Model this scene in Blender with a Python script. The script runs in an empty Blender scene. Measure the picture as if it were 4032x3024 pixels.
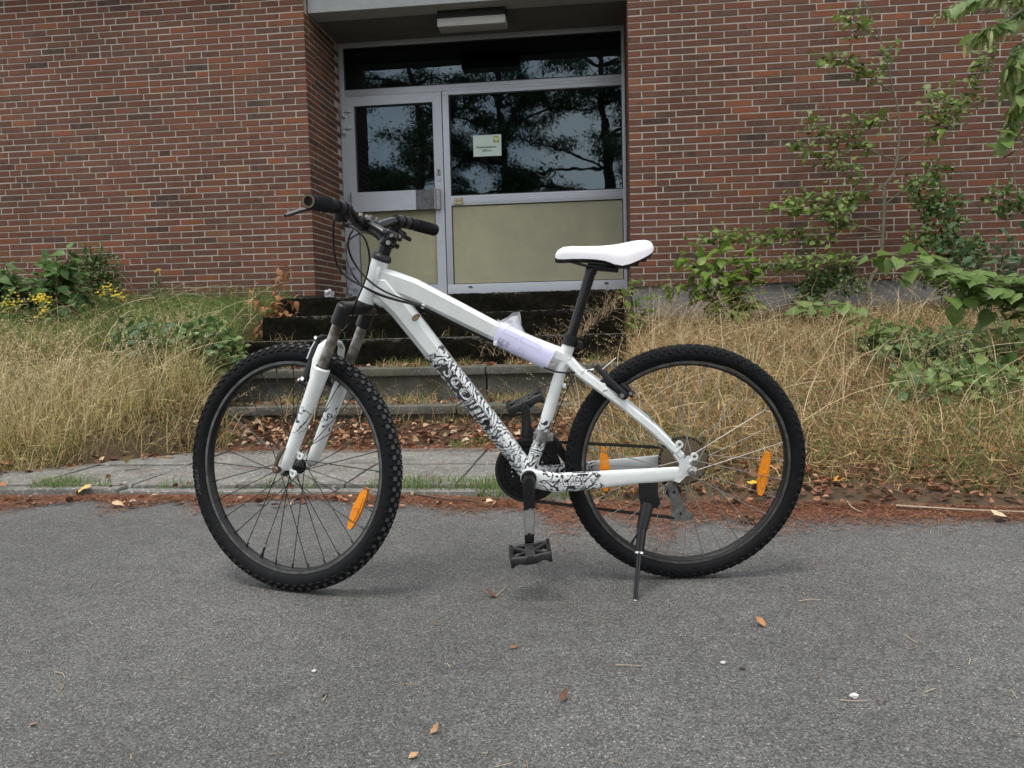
import bpy, bmesh, math, random
import numpy as np
from mathutils import Vector, Matrix

random.seed(7)
RNG = np.random.default_rng(11)
SC = bpy.context.scene
COL = SC.collection

# ------------------------------------------------------------------ camera, world, sun, exposure
CAM_P, CAM_R, CAM_Y, CAM_H = 0.0765785, -0.0242228, -0.1170352, 0.7330757   # pitch, roll, yaw, height
_f = np.array([math.sin(CAM_Y) * math.cos(CAM_P), math.cos(CAM_Y) * math.cos(CAM_P), -math.sin(CAM_P)])
_r = np.array([math.cos(CAM_Y), -math.sin(CAM_Y), 0.0])
_u = np.cross(_r, _f)
CR = math.cos(CAM_R) * _r + math.sin(CAM_R) * _u
CU = -math.sin(CAM_R) * _r + math.cos(CAM_R) * _u
CF = _f
cam_data = bpy.data.cameras.new("camera")
cam = bpy.data.objects.new("camera", cam_data)
COL.objects.link(cam)
cam.matrix_world = Matrix(((CR[0], CU[0], -CF[0], 0), (CR[1], CU[1], -CF[1], 0), (CR[2], CU[2], -CF[2], CAM_H), (0, 0, 0, 1)))
cam_data.sensor_width = 36.0
cam_data.sensor_fit = 'HORIZONTAL'
cam_data.lens = 36.0 * 3200.0 / 4032.0
cam_data.clip_start, cam_data.clip_end = 0.05, 1000.0
SC.camera = cam

SUN_EL, SUN_AZ = math.radians(70), math.radians(205)     # azimuth clockwise from +Y
world = bpy.data.worlds.new("World")
SC.world = world
world.use_nodes = True
wn = world.node_tree
wn.nodes.clear()
w_out = wn.nodes.new('ShaderNodeOutputWorld')
w_bg = wn.nodes.new('ShaderNodeBackground')
w_sky = wn.nodes.new('ShaderNodeTexSky')
w_sky.sky_type = 'NISHITA'
w_sky.sun_disc = False
w_sky.sun_elevation = SUN_EL
w_sky.sun_rotation = SUN_AZ
w_co = wn.nodes.new('ShaderNodeTexCoord')
w_no = wn.nodes.new('ShaderNodeTexNoise')
w_no.inputs['Scale'].default_value = 3.2
w_no.inputs['Detail'].default_value = 7.0
w_ra = wn.nodes.new('ShaderNodeValToRGB')
w_ra.color_ramp.elements[0].position = 0.36
w_ra.color_ramp.elements[1].position = 0.56
w_mx = wn.nodes.new('ShaderNodeMix')
w_mx.data_type = 'RGBA'
w_mx.inputs[7].default_value = (9.8, 9.7, 9.5, 1)       # bright broken cloud
wn.links.new(w_co.outputs['Generated'], w_no.inputs['Vector'])
wn.links.new(w_no.outputs['Fac'], w_ra.inputs['Fac'])
wn.links.new(w_ra.outputs['Color'], w_mx.inputs[0])
wn.links.new(w_sky.outputs['Color'], w_mx.inputs[6])
wn.links.new(w_mx.outputs[2], w_bg.inputs['Color'])
w_bg.inputs['Strength'].default_value = 0.115
wn.links.new(w_bg.outputs['Background'], w_out.inputs['Surface'])

sun_d = bpy.data.lights.new("sun", 'SUN')
sun_d.energy = 1.5
sun_d.angle = math.radians(18)
sun_d.color = (1.0, 0.96, 0.90)
sun = bpy.data.objects.new("sun", sun_d)
COL.objects.link(sun)
_sd = Vector((math.sin(SUN_AZ) * math.cos(SUN_EL), math.cos(SUN_AZ) * math.cos(SUN_EL), math.sin(SUN_EL)))
sun.rotation_euler = _sd.to_track_quat('Z', 'Y').to_euler()
sun.location = _sd * 30

SC.view_settings.view_transform = 'Standard'
SC.view_settings.look = 'None'
SC.view_settings.exposure = 0.9
SC.view_settings.gamma = 1.0
SC.view_settings.use_curve_mapping = False
SC.render.engine = 'CYCLES'
SC.cycles.max_bounces = 7
SC.cycles.transparent_max_bounces = 16
SC.cycles.use_denoising = True
SC.cycles.denoiser = 'OPENIMAGEDENOISE'
SC.cycles.denoising_input_passes = 'RGB_ALBEDO_NORMAL'
SC.cycles.denoising_prefilter = 'ACCURATE'


# ------------------------------------------------------------------ node and mesh helpers
def nd(nt, typ, ins=None, **props):
    n = nt.nodes.new(typ)
    for k, v in props.items():
        setattr(n, k, v)
    for k, v in (ins or {}).items():
        s = n.inputs[k]
        if isinstance(v, bpy.types.NodeSocket):
            nt.links.new(v, s)
        else:
            s.default_value = v
    return n


def c4(c):
    return (c[0], c[1], c[2], 1.0)


def mixc(nt, fac, a, b, blend='MIX'):
    n = nt.nodes.new('ShaderNodeMix')
    n.data_type = 'RGBA'
    n.blend_type = blend
    for i, v in ((0, fac), (6, a), (7, b)):
        if isinstance(v, bpy.types.NodeSocket):
            nt.links.new(v, n.inputs[i])
        else:
            n.inputs[i].default_value = v if i == 0 else c4(v)
    return n.outputs[2]


def math_(nt, op, a, b=0.0, clamp=False):
    n = nt.nodes.new('ShaderNodeMath')
    n.operation = op
    n.use_clamp = clamp
    for i, v in ((0, a), (1, b)):
        if isinstance(v, bpy.types.NodeSocket):
            nt.links.new(v, n.inputs[i])
        else:
            n.inputs[i].default_value = v
    return n.outputs[0]


def ramp(nt, fac, stops, interp='LINEAR'):
    n = nt.nodes.new('ShaderNodeValToRGB')
    cr = n.color_ramp
    cr.interpolation = interp
    while len(cr.elements) < len(stops):
        cr.elements.new(0.5)
    for e, (p, c) in zip(cr.elements, stops):
        e.position = p
        e.color = c4(c) if not isinstance(c, (int, float)) else (c, c, c, 1)
    nt.links.new(fac, n.inputs['Fac'])
    return n.outputs['Color']


def material(name, col=(.5, .5, .5), rough=.6, metal=0.0, spec=None):
    m = bpy.data.materials.new(name)
    m.use_nodes = True
    nt = m.node_tree
    b = nt.nodes['Principled BSDF']
    b.inputs['Base Color'].default_value = c4(col)
    b.inputs['Roughness'].default_value = rough
    b.inputs['Metallic'].default_value = metal
    if spec is not None:
        b.inputs['Specular IOR Level'].default_value = spec
    return m, nt, b


def objco(nt):
    return nd(nt, 'ShaderNodeTexCoord').outputs['Object']


def noise(nt, vec, scale, detail=4.0, rough=.55, dist=0.0):
    n = nd(nt, 'ShaderNodeTexNoise', {'Scale': scale, 'Detail': detail, 'Roughness': rough, 'Distortion': dist})
    if vec is not None:
        nt.links.new(vec, n.inputs['Vector'])
    return n.outputs['Fac']


def bump(nt, b, height, strength=.3, dist=.01):
    n = nd(nt, 'ShaderNodeBump', {'Strength': strength, 'Distance': dist, 'Height': height})
    nt.links.new(n.outputs['Normal'], b.inputs['Normal'])


def simple_varied(name, col, rough=.6, metal=0.0, amount=.25, scale=40.0, col2=None, spec=None, lo=.35, hi=.7):
    m, nt, b = material(name, col, rough, metal, spec)
    n = noise(nt, objco(nt), scale, 5)
    c2 = col2 if col2 else tuple(x * (1 - amount) for x in col)
    nt.links.new(mixc(nt, ramp(nt, n, [(lo, 0.0), (hi, 1.0)]), col, c2), b.inputs['Base Color'])
    return m


class MB:
    """collects vertices, faces, a material slot and a random value per face"""
    def __init__(self):
        self.v, self.f, self.mi, self.rv = [], [], [], []
        self.slot, self.rnd = 0, 0.0

    def add(self, verts, faces):
        o = len(self.v)
        self.v.extend([tuple(map(float, p)) for p in verts])
        for f in faces:
            self.f.append(tuple(i + o for i in f))
            self.mi.append(self.slot)
            self.rv.append(self.rnd)

    def box(self, c, s, R=None, bevel=0.0):
        c = np.array(c, float)
        hx, hy, hz = (x / 2 for x in s)
        if bevel <= 0:
            P = np.array([(x, y, z) for x in (-hx, hx) for y in (-hy, hy) for z in (-hz, hz)])
            F = [(0, 1, 3, 2), (4, 6, 7, 5), (0, 4, 5, 1), (2, 3, 7, 6), (0, 2, 6, 4), (1, 5, 7, 3)]
        else:
            bm = bmesh.new()
            bmesh.ops.create_cube(bm, size=1.0)
            for q in bm.verts:
                q.co = Vector((q.co.x * s[0], q.co.y * s[1], q.co.z * s[2]))
            bmesh.ops.bevel(bm, geom=bm.edges[:], offset=bevel, segments=2, affect='EDGES', profile=.6)
            bm.verts.index_update()
            P = np.array([tuple(q.co) for q in bm.verts])
            F = [tuple(q.index for q in f.verts) for f in bm.faces]
            bm.free()
        if R is not None:
            P = P @ np.array(R).T
        self.add(P + c, F)

    def box2(self, lo, hi, bevel=0.0):
        lo, hi = np.array(lo, float), np.array(hi, float)
        self.box((lo + hi) / 2, hi - lo, None, bevel)

    def sweep(self, pts, secs, side=(0, 1, 0), caps=True):
        pts = [np.array(p, float) for p in pts]
        side = np.array(side, float)
        n = len(secs[0])
        rings = []
        for i, p in enumerate(pts):
            a, b = pts[max(i - 1, 0)], pts[min(i + 1, len(pts) - 1)]
            t = (b - a) / (np.linalg.norm(b - a) + 1e-12)
            s = side - t * (side @ t)
            if np.linalg.norm(s) < 1e-5:
                s = np.cross(t, (0.3, 0.2, 0.9))
            s /= np.linalg.norm(s)
            u = np.cross(t, s)
            rings.append([p + s * q[0] + u * q[1] for q in secs[i]])
            side = s
        V = [q for r in rings for q in r]
        F = []
        for i in range(len(pts) - 1):
            for k in range(n):
                k2 = (k + 1) % n
                F.append((i * n + k, i * n + k2, (i + 1) * n + k2, (i + 1) * n + k))
        if caps:
            F.append(tuple(range(n - 1, -1, -1)))
            F.append(tuple((len(pts) - 1) * n + k for k in range(n)))
        self.add(V, F)

    def tube(self, pts, rad, n=10, side=(0, 1, .01), caps=True):
        if not hasattr(rad, '__len__'):
            rad = [rad] * len(pts)
        secs = [[(r * math.cos(2 * math.pi * k / n), r * math.sin(2 * math.pi * k / n)) for k in range(n)] for r in rad]
        self.sweep(pts, secs, side, caps)

    def ring(self, c, an, prof, n=96, ax=None):
        """surface of revolution about axis an through c; prof = closed list of (radius, offset along an)"""
        c, an = np.array(c, float), np.array(an, float) / np.linalg.norm(an)
        ax = np.cross(an, (0.12, 0.03, 0.99)) if ax is None else np.array(ax, float)
        ax = ax - an * (ax @ an)
        ax /= np.linalg.norm(ax)
        az = np.cross(ax, an)
        k = len(prof)
        V = [c + (math.cos(2 * math.pi * i / n) * ax + math.sin(2 * math.pi * i / n) * az) * r + an * h for i in range(n) for r, h in prof]
        F = [(i * k + j, i * k + (j + 1) % k, ((i + 1) % n) * k + (j + 1) % k, ((i + 1) % n) * k + j) for i in range(n) for j in range(k)]
        self.add(V, F)

    def cyl(self, a, b, r, n=16, r2=None):
        self.tube([a, b], [r, r if r2 is None else r2], n)

    def plate(self, outline, o, e1, e2, en, th):
        """extrude a 2-D outline (list of (a,b)) in the plane o+a*e1+b*e2 to a plate of thickness th along en"""
        o, e1, e2, en = (np.array(q, float) for q in (o, e1, e2, en))
        n = len(outline)
        V = [o + a * e1 + b * e2 - en * th / 2 for a, b in outline] + [o + a * e1 + b * e2 + en * th / 2 for a, b in outline]
        F = [tuple(range(n - 1, -1, -1)), tuple(range(n, 2 * n))] + [(i, (i + 1) % n, n + (i + 1) % n, n + i) for i in range(n)]
        self.add(V, F)


def mesh_from(name, mb, mats, smooth=None):
    me = bpy.data.meshes.new(name)
    me.from_pydata(mb.v, [], mb.f)
    if not isinstance(mats, (list, tuple)):
        mats = [mats]
    for m in mats:
        me.materials.append(m)
    if len(mats) > 1:
        me.polygons.foreach_set('material_index', mb.mi)
    if any(mb.rv):
        at = me.attributes.new('rnd', 'FLOAT', 'FACE')
        at.data.foreach_set('value', mb.rv)
    bm = bmesh.new()
    bm.from_mesh(me)
    bmesh.ops.recalc_face_normals(bm, faces=bm.faces)
    bm.to_mesh(me)
    bm.free()
    if smooth:
        me.polygons.foreach_set('use_smooth', [True] * len(me.polygons))
        me.set_sharp_from_angle(angle=math.radians(smooth))
    me.update()
    return me


def link(name, me, parent=None):
    o = bpy.data.objects.new(name, me)
    COL.objects.link(o)
    if parent is not None:
        o.parent = parent
    return o


def obj(name, mb, mats, parent=None, smooth=None, label=None, kind=None):
    o = link(name, mesh_from(name, mb, mats, smooth), parent)
    if label:
        o['label'] = label
    if kind:
        o['kind'] = kind
    return o


def tag(o, label, cat, group=None):
    o['label'] = label
    o['category'] = cat
    if group:
        o['group'] = group
    return o


def thing(name, label, cat, loc=(0, 0, 0), group=None):
    o = bpy.data.objects.new(name, None)
    o.empty_display_size = .1
    COL.objects.link(o)
    o.location = loc
    return tag(o, label, cat, group)


def offset_mb(mb, d):
    d = np.array(d, float)
    mb.v = [tuple(np.array(p) - d) for p in mb.v]
    return mb


def at(x, y, Y):
    """point of the place on the vertical plane at depth Y seen at photo position x, y (photo 2212 wide)"""
    d = CF + (x * 1.8228 - 2016) / 3200 * CR - (y * 1.8228 - 1512) / 3200 * CU
    q = d * (Y / d[1])
    return np.array([q[0], q[1], q[2] + CAM_H])


def big_mesh(name, V, tris, mat, attrs=None, smooth=False):
    """large triangle mesh straight from numpy arrays"""
    me = bpy.data.meshes.new(name)
    V = np.ascontiguousarray(V, dtype=np.float32)
    T = np.ascontiguousarray(tris, dtype=np.int32)
    me.vertices.add(len(V))
    me.vertices.foreach_set('co', V.ravel())
    me.loops.add(T.size)
    me.loops.foreach_set('vertex_index', T.ravel())
    me.polygons.add(len(T))
    me.polygons.foreach_set('loop_start', np.arange(0, T.size, 3, dtype=np.int32))
    try:
        me.polygons.foreach_set('loop_total', np.full(len(T), 3, dtype=np.int32))
    except Exception:
        pass
    for k, a in (attrs or {}).items():
        at_ = me.attributes.new(k, 'FLOAT_COLOR', 'POINT')
        at_.data.foreach_set('color', np.ascontiguousarray(a, dtype=np.float32).ravel())
    for m in (mat if isinstance(mat, (list, tuple)) else [mat]):
        me.materials.append(m)
    if smooth:
        me.polygons.foreach_set('use_smooth', np.ones(len(T), dtype=bool))
    me.update(calc_edges=True)
    me.validate()
    return me


# ------------------------------------------------------------------ materials
def mat_asphalt():
    m, nt, b = material('asphalt', (.08, .08, .08), .88, spec=.35)
    co = objco(nt)
    v1 = nd(nt, 'ShaderNodeTexVoronoi', {'Vector': co, 'Scale': 330.0})
    v2 = nd(nt, 'ShaderNodeTexVoronoi', {'Vector': co, 'Scale': 185.0})
    sep = nd(nt, 'ShaderNodeSeparateColor', {'Color': v1.outputs['Color']})
    sep2 = nd(nt, 'ShaderNodeSeparateColor', {'Color': v2.outputs['Color']})
    base = ramp(nt, sep.outputs[0], [(0, (.040, .040, .039)), (.3, (.068, .068, .065)), (.72, (.112, .111, .106)), (1, (.185, .182, .172))])
    # pale stones
    st = math_(nt, 'MULTIPLY', ramp(nt, sep2.outputs[1], [(.942, 0.0), (.955, 1.0)]), ramp(nt, v2.outputs['Distance'], [(.30, 1.0), (.42, 0.0)]))
    base = mixc(nt, math_(nt, 'MULTIPLY', st, .8), base, (.36, .35, .32))
    dk = ramp(nt, sep2.outputs[0], [(.93, 0.0), (.96, 1.0)])
    base = mixc(nt, math_(nt, 'MULTIPLY', dk, .5), base, (.025, .025, .026))
    big = noise(nt, co, 1.3, 4)
    base = mixc(nt, 1.0, base, ramp(nt, noise(nt, co, .55, 5), [(.3, .84), (.7, 1.10)]), 'MULTIPLY')
    base = mixc(nt, 1.0, base, ramp(nt, big, [(.3, .82), (.7, 1.12)]), 'MULTIPLY')
    mid = noise(nt, co, 14, 5)
    base = mixc(nt, 1.0, base, ramp(nt, mid, [(.3, .86), (.7, 1.10)]), 'MULTIPLY')
    nt.links.new(base, b.inputs['Base Color'])
    hgt = math_(nt, 'ADD', math_(nt, 'MULTIPLY', v1.outputs['Distance'], -1.0), noise(nt, co, 500, 2))
    bump(nt, b, hgt, .6, .003)
    return m


def mat_concrete(name, a=(.24, .235, .22), c=(.13, .125, .115), pale=(.36, .35, .33), green=None):
    m, nt, b = material(name, a, .92, spec=.25)
    co = objco(nt)
    oi = nd(nt, 'ShaderNodeObjectInfo').outputs['Random']
    co = nd(nt, 'ShaderNodeVectorMath', {0: co, 1: nd(nt, 'ShaderNodeCombineXYZ', {'X': math_(nt, 'MULTIPLY', oi, 31.0), 'Y': math_(nt, 'MULTIPLY', oi, 17.0)}).outputs[0]}, operation='ADD').outputs[0]
    n1 = noise(nt, co, 6, 6, .65)
    n2 = noise(nt, co, 48, 7, .75)
    n3 = noise(nt, co, 260, 3)
    col = mixc(nt, ramp(nt, n1, [(.35, 0.0), (.68, 1.0)]), a, c)
    col = mixc(nt, ramp(nt, n2, [(.54, 0.0), (.64, .85)]), col, pale)
    col = mixc(nt, ramp(nt, n3, [(.52, 0.0), (.72, .55)]), col, tuple(x * .45 for x in c))
    if green:
        col = mixc(nt, ramp(nt, noise(nt, co, 3.1, 5), [(.45, 0.0), (.65, .7)]), col, green)
    nt.links.new(col, b.inputs['Base Color'])
    bump(nt, b, math_(nt, 'ADD', n2, math_(nt, 'MULTIPLY', n3, .6)), .55, .006)
    return m


def mat_moss():
    m, nt, b = material('mossy_concrete', (.02, .02, .01), .97, spec=.1)
    co = objco(nt)
    n1 = noise(nt, co, 24, 7, .7)
    n2 = noise(nt, co, 130, 4, .7)
    col = ramp(nt, n1, [(.30, (.0022, .0021, .0014)), (.52, (.0062, .0058, .0028)), (.66, (.013, .012, .005)), (.78, (.040, .038, .028))])
    col = mixc(nt, ramp(nt, n2, [(.62, 0.0), (.78, .7)]), col, (.075, .072, .062))
    # bare pale concrete along the upper arrises
    geo = nd(nt, 'ShaderNodeNewGeometry')
    pn = nd(nt, 'ShaderNodeSeparateXYZ', {'Vector': geo.outputs['Normal']}).outputs['Z']
    up = math_(nt, 'MULTIPLY', ramp(nt, pn, [(.35, 0.0), (.7, 1.0)]), ramp(nt, noise(nt, co, 40, 5), [(.42, 0.0), (.6, .85)]))
    col = mixc(nt, up, col, (.19, .185, .16))
    nt.links.new(col, b.inputs['Base Color'])
    bump(nt, b, math_(nt, 'ADD', n1, n2), 1.0, .02)
    return m


def mat_brick():
    m, nt, b = material('brick', (.16, .06, .04), .85, spec=.3)
    co = objco(nt)
    oi = nd(nt, 'ShaderNodeObjectInfo').outputs['Random']
    ar = nd(nt, 'ShaderNodeAttribute', attribute_name='rnd').outputs['Fac']
    r = math_(nt, 'FRACT', math_(nt, 'ADD', math_(nt, 'MULTIPLY', oi, 7.31), math_(nt, 'MULTIPLY', ar, 9.77)))
    col = ramp(nt, r, [(0, (.048, .030, .025)), (.06, (.095, .043, .029)), (.30, (.142, .051, .029)), (.50, (.122, .045, .027)),
                       (.70, (.165, .057, .030)), (.82, (.108, .048, .033)), (.92, (.195, .062, .029)), (.97, (.240, .076, .032)), (1, (.165, .078, .040))])
    off = nd(nt, 'ShaderNodeCombineXYZ', {'X': math_(nt, 'MULTIPLY', r, 37.0), 'Y': math_(nt, 'MULTIPLY', r, 91.0), 'Z': math_(nt, 'MULTIPLY', r, 53.0)}).outputs[0]
    vec = nd(nt, 'ShaderNodeVectorMath', {0: co, 1: off}, operation='ADD').outputs[0]
    # vertical kiln streaks and smoky ends
    sv = nd(nt, 'ShaderNodeVectorMath', {0: vec, 1: (26.0, 26.0, 3.0)}, operation='MULTIPLY').outputs[0]
    st = noise(nt, sv, 1.0, 3)
    col = mixc(nt, ramp(nt, st, [(.40, 0.0), (.66, .55)]), col, (.125, .080, .060))
    sm = noise(nt, vec, 9.0, 4, .6)
    col = mixc(nt, ramp(nt, sm, [(.60, 0.0), (.74, .8)]), col, (.040, .032, .030))
    fine = noise(nt, vec, 150.0, 4, .7)
    col = mixc(nt, 1.0, col, ramp(nt, fine, [(.3, .60), (.7, 1.04)]), 'MULTIPLY')
    pos = nd(nt, 'ShaderNodeNewGeometry').outputs['Position']
    col = mixc(nt, 1.0, col, ramp(nt, noise(nt, pos, .9, 5, .6), [(.3, .80), (.7, 1.16)]), 'MULTIPLY')
    wet = nd(nt, 'ShaderNodeMapRange', {'Value': math_(nt, 'ADD', nd(nt, 'ShaderNodeSeparateXYZ', {'Vector': pos}).outputs['Z'], math_(nt, 'MULTIPLY', noise(nt, pos, 3.0, 4), .35)), 'From Min': 1.55, 'From Max': 1.15}).outputs[0]
    col = mixc(nt, math_(nt, 'MULTIPLY', wet, .35), col, (.055, .045, .034))
    nt.links.new(col, b.inputs['Base Color'])
    bump(nt, b, math_(nt, 'ADD', fine, sm), .5, .004)
    return m


def mat_mortar():
    m, nt, b = material('mortar', (.36, .34, .30), .95, spec=.15)
    co = objco(nt)
    n = noise(nt, co, 4, 6, .7)
    n2 = noise(nt, co, 160, 5, .7)
    col = mixc(nt, ramp(nt, n, [(.3, 0.0), (.7, 1.0)]), (.42, .385, .33), (.30, .275, .235))
    col = mixc(nt, ramp(nt, n2, [(.5, 0.0), (.75, .6)]), col, (.30, .28, .25))
    nt.links.new(col, b.inputs['Base Color'])
    bump(nt, b, n2, .6, .005)
    return m


def mat_alu():
    m, nt, b = material('anodised_aluminium', (.60, .62, .65), .42, .35)
    co = objco(nt)
    sv = nd(nt, 'ShaderNodeVectorMath', {0: co, 1: (8.0, 8.0, 160.0)}, operation='MULTIPLY').outputs[0]
    col = mixc(nt, ramp(nt, noise(nt, sv, 1.0, 3), [(.35, 0.0), (.7, 1.0)]), (.46, .48, .53), (.40, .42, .465))
    col = mixc(nt, ramp(nt, noise(nt, co, 11, 6, .7), [(.58, 0.0), (.75, .35)]), col, (.28, .28, .28))
    nt.links.new(col, b.inputs['Base Color'])
    return m


def mat_panel():
    m, nt, b = material('faded_board', (.42, .40, .27), .7, spec=.25)
    co = objco(nt)
    n = noise(nt, co, 2.2, 5)
    col = mixc(nt, ramp(nt, n, [(.35, 0.0), (.7, 1.0)]), (.355, .340, .225), (.27, .262, .19))
    n2 = noise(nt, co, 17, 7, .75)
    col = mixc(nt, ramp(nt, n2, [(.58, 0.0), (.72, .6)]), col, (.20, .197, .155))
    sv = nd(nt, 'ShaderNodeVectorMath', {0: co, 1: (30.0, 30.0, 4.0)}, operation='MULTIPLY').outputs[0]
    col = mixc(nt, ramp(nt, noise(nt, sv, 1.0, 4), [(.62, 0.0), (.8, .45)]), col, (.25, .24, .19))
    nt.links.new(col, b.inputs['Base Color'])
    return m


def mat_glass():
    m = bpy.data.materials.new('window_glass')
    m.use_nodes = True
    nt = m.node_tree
    nt.nodes.clear()
    o = nd(nt, 'ShaderNodeOutputMaterial')
    fr = nd(nt, 'ShaderNodeFresnel', {'IOR': 1.62})
    fac = math_(nt, 'MULTIPLY', fr.outputs[0], 1.45, True)          # two panes, four surfaces
    tr = nd(nt, 'ShaderNodeBsdfTransparent', {'Color': (.30, .34, .35, 1)})
    gl = nd(nt, 'ShaderNodeBsdfGlossy', {'Color': (.66, .86, 1.0, 1), 'Roughness': .012})
    co = objco(nt)
    bp = nd(nt, 'ShaderNodeBump', {'Strength': .035, 'Distance': .02, 'Height': noise(nt, co, 3.0, 2)})
    nt.links.new(bp.outputs['Normal'], gl.inputs['Normal'])
    mx = nd(nt, 'ShaderNodeMixShader', {0: fac, 1: tr.outputs[0], 2: gl.outputs[0]})
    nt.links.new(mx.outputs[0], o.inputs['Surface'])
    return m


def leaf_mat(name, cols, trans=.35, rough=.5, attr=False):
    m = bpy.data.materials.new(name)
    m.use_nodes = True
    nt = m.node_tree
    b = nt.nodes['Principled BSDF']
    out = nt.nodes['Material Output']
    if attr:
        r = nd(nt, 'ShaderNodeAttribute', attribute_name='col').outputs['Color']
        col = r
    else:
        oi = nd(nt, 'ShaderNodeObjectInfo').outputs['Random']
        k = len(cols) - 1
        col = ramp(nt, oi, [(i / k, c) for i, c in enumerate(cols)])
        co = objco(nt)
        col = mixc(nt, 1.0, col, ramp(nt, noise(nt, co, 3.5, 3), [(.3, .8), (.7, 1.2)]), 'MULTIPLY')
    nt.links.new(col, b.inputs['Base Color'])
    b.inputs['Roughness'].default_value = rough
    b.inputs['Specular IOR Level'].default_value = .35
    tl = nd(nt, 'ShaderNodeBsdfTranslucent')
    nt.links.new(mixc(nt, .5, col, (.6, .75, .2), 'MULTIPLY') if False else col, tl.inputs['Color'])
    mx = nd(nt, 'ShaderNodeMixShader', {0: trans, 1: b.outputs[0], 2: tl.outputs[0]})
    nt.links.new(mx.outputs[0], out.inputs['Surface'])
    return m


def mat_bike_paint(name, zones, th=.52):
    """white enamel with dirt and scuffs; zones = (p0, direction, start, end, scale) carry the black line art"""
    m, nt, b = material(name, (.78, .80, .80), .32)
    b.inputs['Coat Weight'].default_value = .35
    b.inputs['Coat Roughness'].default_value = .15
    co = objco(nt)
    col = mixc(nt, ramp(nt, noise(nt, co, 13, 6, .65), [(.40, 0.0), (.75, 1.0)]), (.66, .69, .685), (.55, .575, .565))
    col = mixc(nt, ramp(nt, noise(nt, co, 75, 6, .75), [(.63, 0.0), (.72, .8)]), col, (.20, .19, .17))
    col = mixc(nt, ramp(nt, noise(nt, co, 9, 5, .7), [(.55, 0.0), (.75, .35)]), col, (.38, .37, .34))
    for p0, d, s0, s1, sc in zones:
        p0, d = np.array(p0), np.array(d) / np.linalg.norm(d)
        rel = nd(nt, 'ShaderNodeVectorMath', {0: co, 1: tuple(p0)}, operation='SUBTRACT').outputs[0]
        t = nd(nt, 'ShaderNodeVectorMath', {0: rel, 1: tuple(d)}, operation='DOT_PRODUCT').outputs['Value']
        tn = math_(nt, 'ADD', t, math_(nt, 'MULTIPLY', math_(nt, 'SUBTRACT', noise(nt, co, 60, 4), .5), .06))
        f = .018
        mask = math_(nt, 'MULTIPLY', nd(nt, 'ShaderNodeMapRange', {'Value': tn, 'From Min': s0 - f, 'From Max': s0 + f}).outputs[0],
                     nd(nt, 'ShaderNodeMapRange', {'Value': tn, 'From Min': s1 + f, 'From Max': s1 - f}).outputs[0])
        wv = nd(nt, 'ShaderNodeTexWave', {'Vector': rel, 'Scale': sc, 'Distortion': 9.0, 'Detail': 2.5, 'Detail Scale': 1.6}, wave_type='BANDS', bands_direction='DIAGONAL').outputs['Fac']
        w2 = nd(nt, 'ShaderNodeTexWave', {'Vector': rel, 'Scale': sc * .7, 'Distortion': 22.0, 'Detail': 3.0, 'Detail Scale': 1.2}, wave_type='RINGS').outputs['Fac']
        blot = ramp(nt, noise(nt, rel, sc * .35, 4), [(.46, 0.0), (.54, 1.0)])
        ink = mixc(nt, blot, ramp(nt, wv, [(th, 0.0), (th + .06, 1.0)]), ramp(nt, w2, [(th + .06, 0.0), (th + .12, 1.0)]))
        fac = math_(nt, 'MULTIPLY', ramp(nt, mask, [(.35, 0.0), (.55, 1.0)]), ink)
        col = mixc(nt, fac, col, (.018, .018, .030))
    nt.links.new(col, b.inputs['Base Color'])
    return m


def mat_rubber(name, a, c, scale=60):
    m, nt, b = material(name, a, .70, spec=.14)
    co = objco(nt)
    col = mixc(nt, ramp(nt, noise(nt, co, scale, 5, .7), [(.35, 0.0), (.75, 1.0)]), a, c)
    nt.links.new(col, b.inputs['Base Color'])
    bump(nt, b, noise(nt, co, 300, 2), .15, .001)
    return m


M = {}
M['asphalt'] = mat_asphalt()
M['concrete'] = mat_concrete('weathered_concrete', (.125, .120, .104), (.050, .048, .040), (.23, .225, .205), (.060, .062, .035))
M['slab'] = mat_concrete('worn_paving_concrete', (.190, .185, .165), (.095, .092, .082), (.44, .43, .40))
M['lintel'] = mat_concrete('painted_concrete', (.36, .37, .37), (.31, .32, .32), (.40, .41, .41))
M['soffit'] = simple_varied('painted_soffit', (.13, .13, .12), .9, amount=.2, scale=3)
M['plinth'] = mat_concrete('plinth_render', (.20, .205, .21), (.165, .17, .175), (.225, .23, .235))
M['moss'] = mat_moss()
M['brick'] = mat_brick()
M['mortar'] = mat_mortar()
M['alu'] = mat_alu()
M['board'] = mat_panel()
M['glass'] = mat_glass()
M['gasket'] = material('black_gasket', (.012, .012, .012), .6)[0]
M['interior'] = simple_varied('interior_plaster', (.055, .058, .058), .9, amount=.3, scale=2)
M['inner_frame'] = material('interior_grey_frame', (.20, .21, .20), .6)[0]
M['diffuser'] = simple_varied('lamp_diffuser', (.36, .355, .33), .5, amount=.1, scale=8)
M['blackplastic'] = simple_varied('black_plastic', (.006, .006, .007), .42, amount=-1.0, scale=50, spec=.32)
M['blackpaint'] = simple_varied('black_gloss_paint', (.005, .005, .006), .24, amount=-1.0, scale=30, spec=.4)
M['rubber'] = mat_rubber('tyre_rubber', (.0048, .0052, .006), (.0105, .011, .012))
M['knob'] = mat_rubber('dusty_tread_rubber', (.030, .031, .032), (.095, .095, .095), 90)
M['rim'] = simple_varied('dark_rim', (.014, .014, .014), .45, .3, amount=.4, scale=60)
M['rim_track'] = simple_varied('worn_brake_track', (.15, .148, .145), .40, .7, amount=.55, scale=45)
M['steel'] = simple_varied('dull_steel', (.36, .36, .35), .38, .85, amount=.45, scale=60)
M['spoke_dark'] = material('black_spoke', (.020, .020, .020), .4, .5)[0]
M['spoke_steel'] = material('grey_spoke', (.26, .25, .23), .45, .6)[0]
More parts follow.
